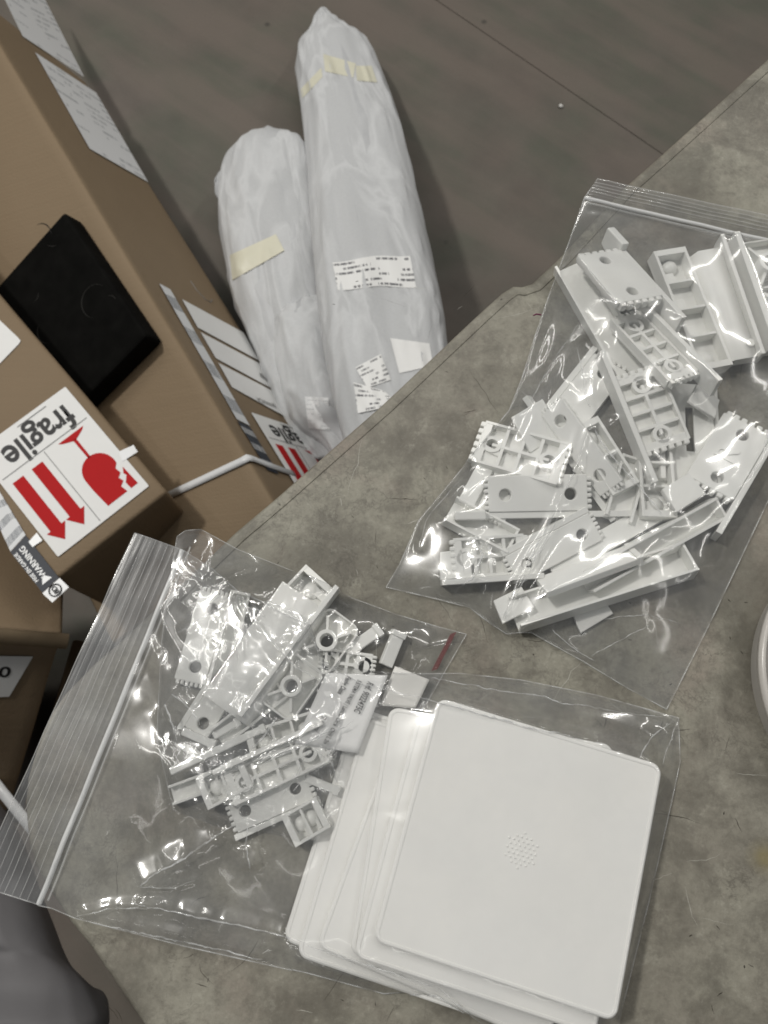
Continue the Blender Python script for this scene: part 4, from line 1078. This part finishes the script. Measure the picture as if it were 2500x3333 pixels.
lift = np.zeros_like(H)
for px, amp, wd in (([(1880, 1128), (1893, 1200), (1905, 1260), (1925, 1330)], 3.4, 0.0085), ([(1955, 1395), (1990, 1480), (2040, 1545), (2090, 1600), (2150, 1670), (2180, 1750)], 3.2, 0.0075),
    ([(1910, 1400), (1880, 1500), (1810, 1660), (1690, 1880), (1640, 2010)], 2.2, 0.0035), ([(1830, 1660), (1730, 1850), (1645, 2010)], 1.4, 0.003), ([(1790, 1740), (1680, 1900), (1640, 2010)], 1.6, 0.003),
    ([(1545, 1745), (1580, 1790), (1560, 1860), (1500, 1910)], 3.6, 0.007), ([(1858, 760), (1800, 1000), (1745, 1180)], 1.2, 0.004), ([(1880, 1060), (1760, 1250), (1660, 1440)], 1.6, 0.0045),
    ([(1500, 1560), (1390, 1690), (1365, 1790)], 1.5, 0.004), ([(1730, 2045), (1900, 2120), (1930, 2150)], 1.8, 0.004), ([(1925, 2135), (2020, 2085), (2120, 2030)], 0.7, 0.004), ([(1960, 2010), (2110, 2000), (2220, 2030)], 0.6, 0.008),
    ([(2500, 1400), (2440, 1560), (2380, 1610)], 2.0, 0.006), ([(1920, 660), (2080, 690), (2300, 745), (2500, 800)], 1.0, 0.0035)):
    poly_ridge(lift, XY, px, amp * 0.001, wd)
crumple(lift, XY, 8, 0.0005, 0.012, 0.03, 0.003, 0.006)
crumple(lift, XY, 26, 0.0011, 0.05, 0.10, 0.012, 0.024)
edge = np.minimum.outer(np.minimum(np.arange(nu), np.arange(nu)[::-1]), np.full(nv, 999)); edge = np.minimum(edge, np.minimum(np.arange(nv), np.arange(nv)[::-1])[None])
fade = np.clip(edge / 8.0, 0.12, 1)
Z = np.maximum(H + blur(lift, 1) * fade, O + 0.0002); Z = blur(Z, 6)
fo, fmeR = film('front_film', XY, Z, M['film_thick'], bagR)
bvf = BVHTree.FromPolygons([v_.co.copy() for v_ in fmeR.vertices], [tuple(p.vertices) for p in fmeR.polygons])
for px, r in (([(1910, 1400), (1880, 1500), (1810, 1660), (1690, 1880), (1640, 2010)], 0.00034), ([(1830, 1660), (1730, 1850), (1645, 2010)], 0.00022), ([(1790, 1740), (1680, 1900), (1640, 2010)], 0.00026), ([(1760, 1790), (1690, 1900), (1648, 2005)], 0.0002),
              ([(1882, 1130), (1893, 1190), (1903, 1260), (1918, 1330)], 0.0006), ([(1925, 1380), (1960, 1440), (2000, 1500), (2060, 1560), (2110, 1620), (2150, 1670)], 0.00055), ([(1545, 1750), (1572, 1800), (1555, 1860), (1505, 1905)], 0.0006),
              ([(1880, 1060), (1790, 1190), (1725, 1310)], 0.00022), ([(1925, 2135), (2020, 2085), (2120, 2030)], 0.00024), ([(1800, 2050), (1860, 2110), (1930, 2150)], 0.00034), ([(1960, 2012), (2110, 2000), (2220, 2030)], 0.00022), ([(1500, 1560), (1390, 1690), (1365, 1790)], 0.00022), ([(2440, 1560), (2480, 1500), (2500, 1400)], 0.0004)):
    crease(px, r, bagR, bvf)
Zb = mmz(0.25) + 0.00012 * RNG.random(Z.shape); film('back_film', XY[::4, ::4], Zb[::4, ::4], M['film_back'], bagR)
G = np.concatenate([XY, Z[..., None]], -1)
for nm, g in (('side_seam', G[0]), ('side_seam', G[-1]), ('bottom_seam', G[:, 0])): edge_tube(nm, g, 0, 0.00032, M['seam'], bagR)
# mouth strip beyond the zipper
m0_, m1_ = np.array(txy([(1905, 636)])[0]), np.array(txy([(2880, 862)])[0]); q0, q1 = np.array(txy([(1946, 580)])[0]), np.array(txy([(2920, 790)])[0])
def strip(name, a0, a1, b0, b1, mat, parent, n=120, m=34, z0=1.0, z1=1.6, wav=0.6, seed=0, ribs=7, lift_=0.0):
    G = np.zeros((n, m, 3))
    for i in range(n):
        for j in range(m):
            s, t = i / (n - 1), j / (m - 1); p = (np.array(a0) * (1 - s) + np.array(a1) * s) * (1 - t) + (np.array(b0) * (1 - s) + np.array(b1) * s) * t
            z = z0 * (1 - t) + z1 * t + wav * noise.noise(Vector((s * 9, t * 1.5, seed))) + 0.16 * abs(sin(t * pi * ribs)) + lift_ * t * t
            G[i, j] = (p[0], p[1], mmz(z))
    me = grid_mesh(G, False)
    if me.polygons[0].normal.z < 0: me.flip_normals()
    return under(mobj(name, me, mat, parent, True)), G
s1, GR = strip('mouth_strip', m0_, m1_, q0, q1, M['film_thick'], bagR, z0=1.4, z1=3.5, seed=3.0)
for j, r in ((33, 0.00028), (27, 0.00016), (22, 0.00016), (17, 0.0002), (12, 0.00016)):
    edge_tube('zip_rib', GR[:, j], 0, r, M['rib'], bagR)
zp = [tuple(p + np.array([0, 0, 0.0003])) for p in GR[:, 0]]
under(mobj('zipper', tube_mesh(zp, 0.0011, 8), M['zip'], bagR, True))
under(mobj('zipper', tube_mesh([(p[0] + 0.0008, p[1] - 0.0032, p[2]) for p in zp], 0.0005, 8), M['rib'], bagR, True))
edge_tube('strip_edge', GR[0], 0, 0.0003, M['seam'], bagR)

# --- crinkled inner bag
bagC = empty('crinkled_bag', tuple(T(900, 2250, 0))); tag(bagC, 'small crinkled clear bag with a red strip under the left zip bag', 'plastic bag')
Tp = [(572, 1742), (600, 1722), (650, 1718), (770, 1784), (960, 1858), (1150, 1945), (1300, 2000), (1420, 2035), (1520, 2062)]
Bt = [(560, 2640), (700, 2690), (900, 2720), (1130, 2770)]
L_ = [(560, 2640), (505, 2400), (520, 2100), (545, 1900), (572, 1742)]
R_ = [(1130, 2770), (1250, 2560), (1360, 2340), (1440, 2200), (1520, 2062)]
nu, nv = 230, 220
XYc = coons(txy(Bt), txy(Tp), txy(L_), txy(R_), nu, nv)
bv = obstacle_bvh(OBST[N_BAG2:N_BAG3])
O = heights(XYc, bv, mmz(0.9)); H = membrane(O + 0.0005, (50, 30, 14))
lift = np.zeros_like(H)
crumple(lift, XYc, 110, 0.0007, 0.006, 0.02, 0.002, 0.004)
crumple(lift, XYc, 50, 0.0014, 0.02, 0.05, 0.006, 0.012)
edge = np.minimum.outer(np.minimum(np.arange(nu), np.arange(nu)[::-1]), np.full(nv, 999)); edge = np.minimum(edge, np.minimum(np.arange(nv), np.arange(nv)[::-1])[None])
Zc = np.maximum(H + lift * np.clip(edge / 8.0, 0.15, 1), O + 0.0002)
fo, fme = film('front_film', XYc, Zc, M['film_crisp'], bagC)
film('back_film', XYc[::4, ::4], (mmz(0.6) + 0 * Zc)[::4, ::4], M['film_back'], bagC)
Gc = np.concatenate([XYc, Zc[..., None]], -1)
for g in (Gc[0], Gc[:, -1], Gc[-1]): edge_tube('edge_seam', g, 0, 0.00022, M['seam'], bagC)
rs = [(1466, 2064), (1486, 2056), (1424, 2178), (1404, 2184)]
rp = np.array([[tuple(T(*a, 3.0)), tuple(T(*b, 3.0))] for a, b in ((rs[0], rs[1]), ((1445, 2105), (1465, 2098)), ((1424, 2145), (1444, 2138)), (rs[3], rs[2]))])
under(mobj('red_strip', grid_mesh(rp), M['redfilm'], bagC, True))

# --- left zip bag
bagL = empty('zip_bag', tuple(T(1200, 2600, 0))); tag(bagL, 'large clear zip bag holding the square plates, its zip end over the table corner', 'plastic bag')
Tp = [(590, 1786), (690, 1850), (772, 1922), (850, 1955), (1010, 2022), (1030, 2090), (1048, 2150), (1080, 2172), (1300, 2192), (1500, 2190), (1700, 2212), (1950, 2262), (2215, 2336)]
Bt = [(118, 2948), (165, 2958), (240, 2990), (600, 3082), (1000, 3172), (1250, 3240), (1420, 3226), (1560, 3330), (1700, 3400), (1990, 3470)]
L_ = [(118, 2948), (355, 2366), (590, 1786)]
R_ = [(1990, 3470), (2030, 3290), (2120, 2930), (2190, 2620), (2220, 2480), (2215, 2336)]
nu, nv = 380, 300
XYl = coons(txy(Bt), txy(Tp), txy(L_), txy(R_), nu, nv)
bv = obstacle_bvh(OBST[N_BAG2:])
O = heights(XYl, bv, mmz(0.9)) + 0.0004
H = membrane(O + 0.0012 * (np.arange(nu) < nu * 0.45)[:, None] + 0.0004, (120, 60, 24))
lift = np.zeros_like(H)
for px, amp, wd in (([(772, 1926), (770, 2030), (771, 2145)], 3.5, 0.0045), ([(774, 1926), (830, 2020), (905, 2110), (960, 2170), (1040, 2215), (1190, 2275)], 3.2, 0.0045), ([(780, 1926), (900, 1985), (1005, 2025)], 2.4, 0.004),
    ([(765, 1926), (700, 1990), (640, 2020), (580, 2060)], 2.2, 0.004), ([(1004, 2035), (1030, 2110), (1045, 2150)], 2.5, 0.004), ([(1060, 2170), (1180, 2235), (1400, 2280), (1700, 2360), (1960, 2420)], 2.2, 0.004),
    ([(560, 2260), (620, 2310), (650, 2360)], 4.5, 0.008), ([(530, 2300), (560, 2370), (565, 2400)], 4.0, 0.006), ([(435, 2880), (520, 2835), (600, 2795), (700, 2725), (760, 2700)], 4.0, 0.0075), ([(455, 2888), (560, 2890), (640, 2870)], 1.8, 0.003),
    ([(240, 2982), (360, 2955), (520, 2955)], 1.6, 0.003), ([(430, 2940), (560, 2968), (700, 2998), (860, 3030), (980, 3065)], 2.2, 0.0045), ([(240, 2988), (420, 3030), (600, 3068), (720, 3090), (850, 3125)], 1.8, 0.004),
    ([(840, 2490), (960, 2440), (1050, 2390), (1150, 2360)], 3.4, 0.0055), ([(830, 2480), (1000, 2430), (1150, 2330)], 2.6, 0.004), ([(930, 2590), (1000, 2440)], 2.2, 0.003), ([(810, 2670), (800, 2750), (815, 2830)], 3.4, 0.007), ([(840, 2680), (850, 2760), (815, 2830)], 2.4, 0.004),
    ([(1020, 2435), (1080, 2480), (1100, 2550)], 3.0, 0.004), ([(900, 2340), (860, 2400), (820, 2440)], 3.0, 0.006), ([(1780, 3000), (1700, 3120), (1640, 3170)], 0.7, 0.003), ([(1730, 3200), (1830, 3260), (1950, 3270)], 1.0, 0.005), ([(1640, 3100), (1760, 3110), (1880, 3100)], 0.9, 0.005),
    ([(2200, 2340), (2120, 2400), (2080, 2470)], 2.6, 0.005), ([(2210, 2345), (2170, 2440), (2160, 2500)], 2.0, 0.004), ([(1400, 3200), (1480, 3260), (1560, 3333)], 2.4, 0.005), ([(1300, 2215), (1600, 2240), (1850, 2290), (2180, 2340)], 2.0, 0.005),
    ([(900, 3060), (1100, 3100), (1300, 3170), (1500, 3260)], 1.8, 0.006), ([(600, 3010), (900, 3100), (1200, 3190)], 1.5, 0.006)):
    poly_ridge(lift, XYl, px, amp * 0.001, wd, 10)
c = txy([(880, 2360)])[0]; crumple(lift, XYl, 40, 0.0012, 0.02, 0.06, 0.006, 0.013, (c, 0.055))
c = txy([(740, 2030)])[0]; crumple(lift, XYl, 34, 0.0007, 0.008, 0.03, 0.003, 0.006, (c, 0.045))
c = txy([(760, 2560)])[0]; crumple(lift, XYl, 110, 0.0013, 0.004, 0.012, 0.0015, 0.0035, (c, 0.020))
c = txy([(900, 2900)])[0]; crumple(lift, XYl, 16, 0.0011, 0.04, 0.09, 0.012, 0.022, (c, 0.10))
c = txy([(300, 2650)])[0]; crumple(lift, XYl, 20, 0.0008, 0.02, 0.06, 0.005, 0.012, (c, 0.08))
c = txy([(1700, 2280)])[0]; crumple(lift, XYl, 24, 0.0010, 0.015, 0.04, 0.003, 0.006, (c, 0.09), dirs=[-0.2, -0.3])
tight = np.clip((1 - (H - O) / 0.003), 0, 1) * (O > mmz(15))         # film lies tight on the top plate
lift *= (1 - 0.8 * tight); lift *= np.where((np.arange(nu) > nu * 0.40)[:, None] & (O > mmz(2.2)), 0.15, 1.0)
edge = np.minimum.outer(np.minimum(np.arange(nu), np.arange(nu)[::-1]), np.full(nv, 999)); edge = np.minimum(edge, np.minimum(np.arange(nv), np.arange(nv)[::-1])[None])
Zl = np.maximum(H + blur(lift, 2) * np.clip(edge / 9.0, 0.15, 1), O + 0.0001)
ul = np.linspace(0, 1, nu)[:, None]
fo, fmeL = film('front_film', XYl, Zl, M['film'], bagL)
bvf = BVHTree.FromPolygons([v_.co.copy() for v_ in fmeL.vertices], [tuple(p.vertices) for p in fmeL.polygons])
for px, r in (([(772, 1930), (770, 2030), (771, 2145)], 0.0004), ([(774, 1930), (830, 2020), (905, 2110), (960, 2170), (1040, 2215)], 0.00034), ([(780, 1928), (850, 1960), (900, 1985), (985, 2025)], 0.0004), ([(785, 1935), (830, 1975), (865, 2005)], 0.00024),
              ([(765, 1930), (700, 1990), (640, 2020), (580, 2060)], 0.0003), ([(750, 1915), (690, 1960), (630, 1980)], 0.0002), ([(1004, 2035), (1030, 2110), (1042, 2150)], 0.00032), ([(1045, 2160), (1180, 2225), (1400, 2280), (1700, 2360), (1960, 2420)], 0.00036),
              ([(560, 2260), (620, 2310), (650, 2360)], 0.0005), ([(535, 2290), (560, 2350), (570, 2400)], 0.0007), ([(450, 2884), (520, 2838), (600, 2795), (700, 2725), (760, 2690)], 0.0006), ([(455, 2888), (560, 2890), (640, 2868)], 0.00026),
              ([(250, 2982), (360, 2955), (520, 2955)], 0.00028), ([(430, 2938), (560, 2968), (700, 2998), (860, 3030), (980, 3065)], 0.00045), ([(260, 2992), (420, 3030), (600, 3068), (720, 3090), (850, 3125)], 0.0004),
              ([(860, 2480), (960, 2440), (1050, 2390), (1150, 2345)], 0.00045), ([(830, 2480), (1000, 2420), (1120, 2360)], 0.0003), ([(920, 2590), (965, 2520), (1005, 2440)], 0.00028), ([(806, 2680), (800, 2750), (815, 2830)], 0.0005), ([(1020, 2435), (1080, 2480), (1095, 2550)], 0.0004), ([(900, 2340), (860, 2400), (820, 2440)], 0.0006),
              ([(2200, 2340), (2120, 2400), (2080, 2470)], 0.0004), ([(2205, 2350), (2170, 2440), (2160, 2490)], 0.0003), ([(1420, 3215), (1480, 3260), (1580, 3340)], 0.0004), ([(1400, 2205), (1600, 2240), (1850, 2290), (2180, 2338)], 0.0003), ([(1000, 3080), (1200, 3140), (1400, 3210)], 0.0003)):
    crease(px, r, bagL, bvf)
film('back_film', XYl[::4, ::4], (mmz(0.3) + 0 * Zl)[::4, ::4], M['film_back'], bagL)
Gl = np.concatenate([XYl, Zl[..., None]], -1)
for g in (Gl[:, 0], Gl[:, -1], Gl[-1]): edge_tube('edge_seam', g, 0, 0.00028, M['seam'], bagL)
a0, a1 = np.array(txy([(118, 2948)])[0]), np.array(txy([(590, 1786)])[0]); b0, b1 = np.array(txy([(-85, 2880)])[0]), np.array(txy([(436, 1732)])[0])
s2, GL = strip('mouth_strip', a0, a1, b0, b1, M['film'], bagL, n=160, m=34, z0=1.4, z1=3.0, wav=0.9, seed=9.0, ribs=8)
s3, GL2 = strip('mouth_strip', a0, a1, b0, b1, M['film'], bagL, n=60, m=20, z0=0.5, z1=0.9, wav=0.3, seed=19.0, ribs=4)
for j, r in ((33, 0.00026), (29, 0.00014), (25, 0.00016), (21, 0.00014), (18, 0.00018), (14, 0.00014), (10, 0.00016), (6, 0.00014)):
    edge_tube('zip_rib', GL[:, j], 0, r, M['rib'], bagL)
zp = [tuple(p + np.array([0, 0, 0.0003])) for p in GL[:, 0]]
under(mobj('zipper', tube_mesh(zp, 0.0013, 8), M['zip'], bagL, True))
under(mobj('zipper', tube_mesh([(p[0] + 0.004, p[1] + 0.0016, p[2]) for p in zp], 0.0005, 8), M['rib'], bagL, True))
edge_tube('strip_edge', GL[0], 0, 0.0003, M['seam'], bagL); edge_tube('strip_edge', GL[-1], 0, 0.0003, M['seam'], bagL)
bpy.context.view_layer.update()
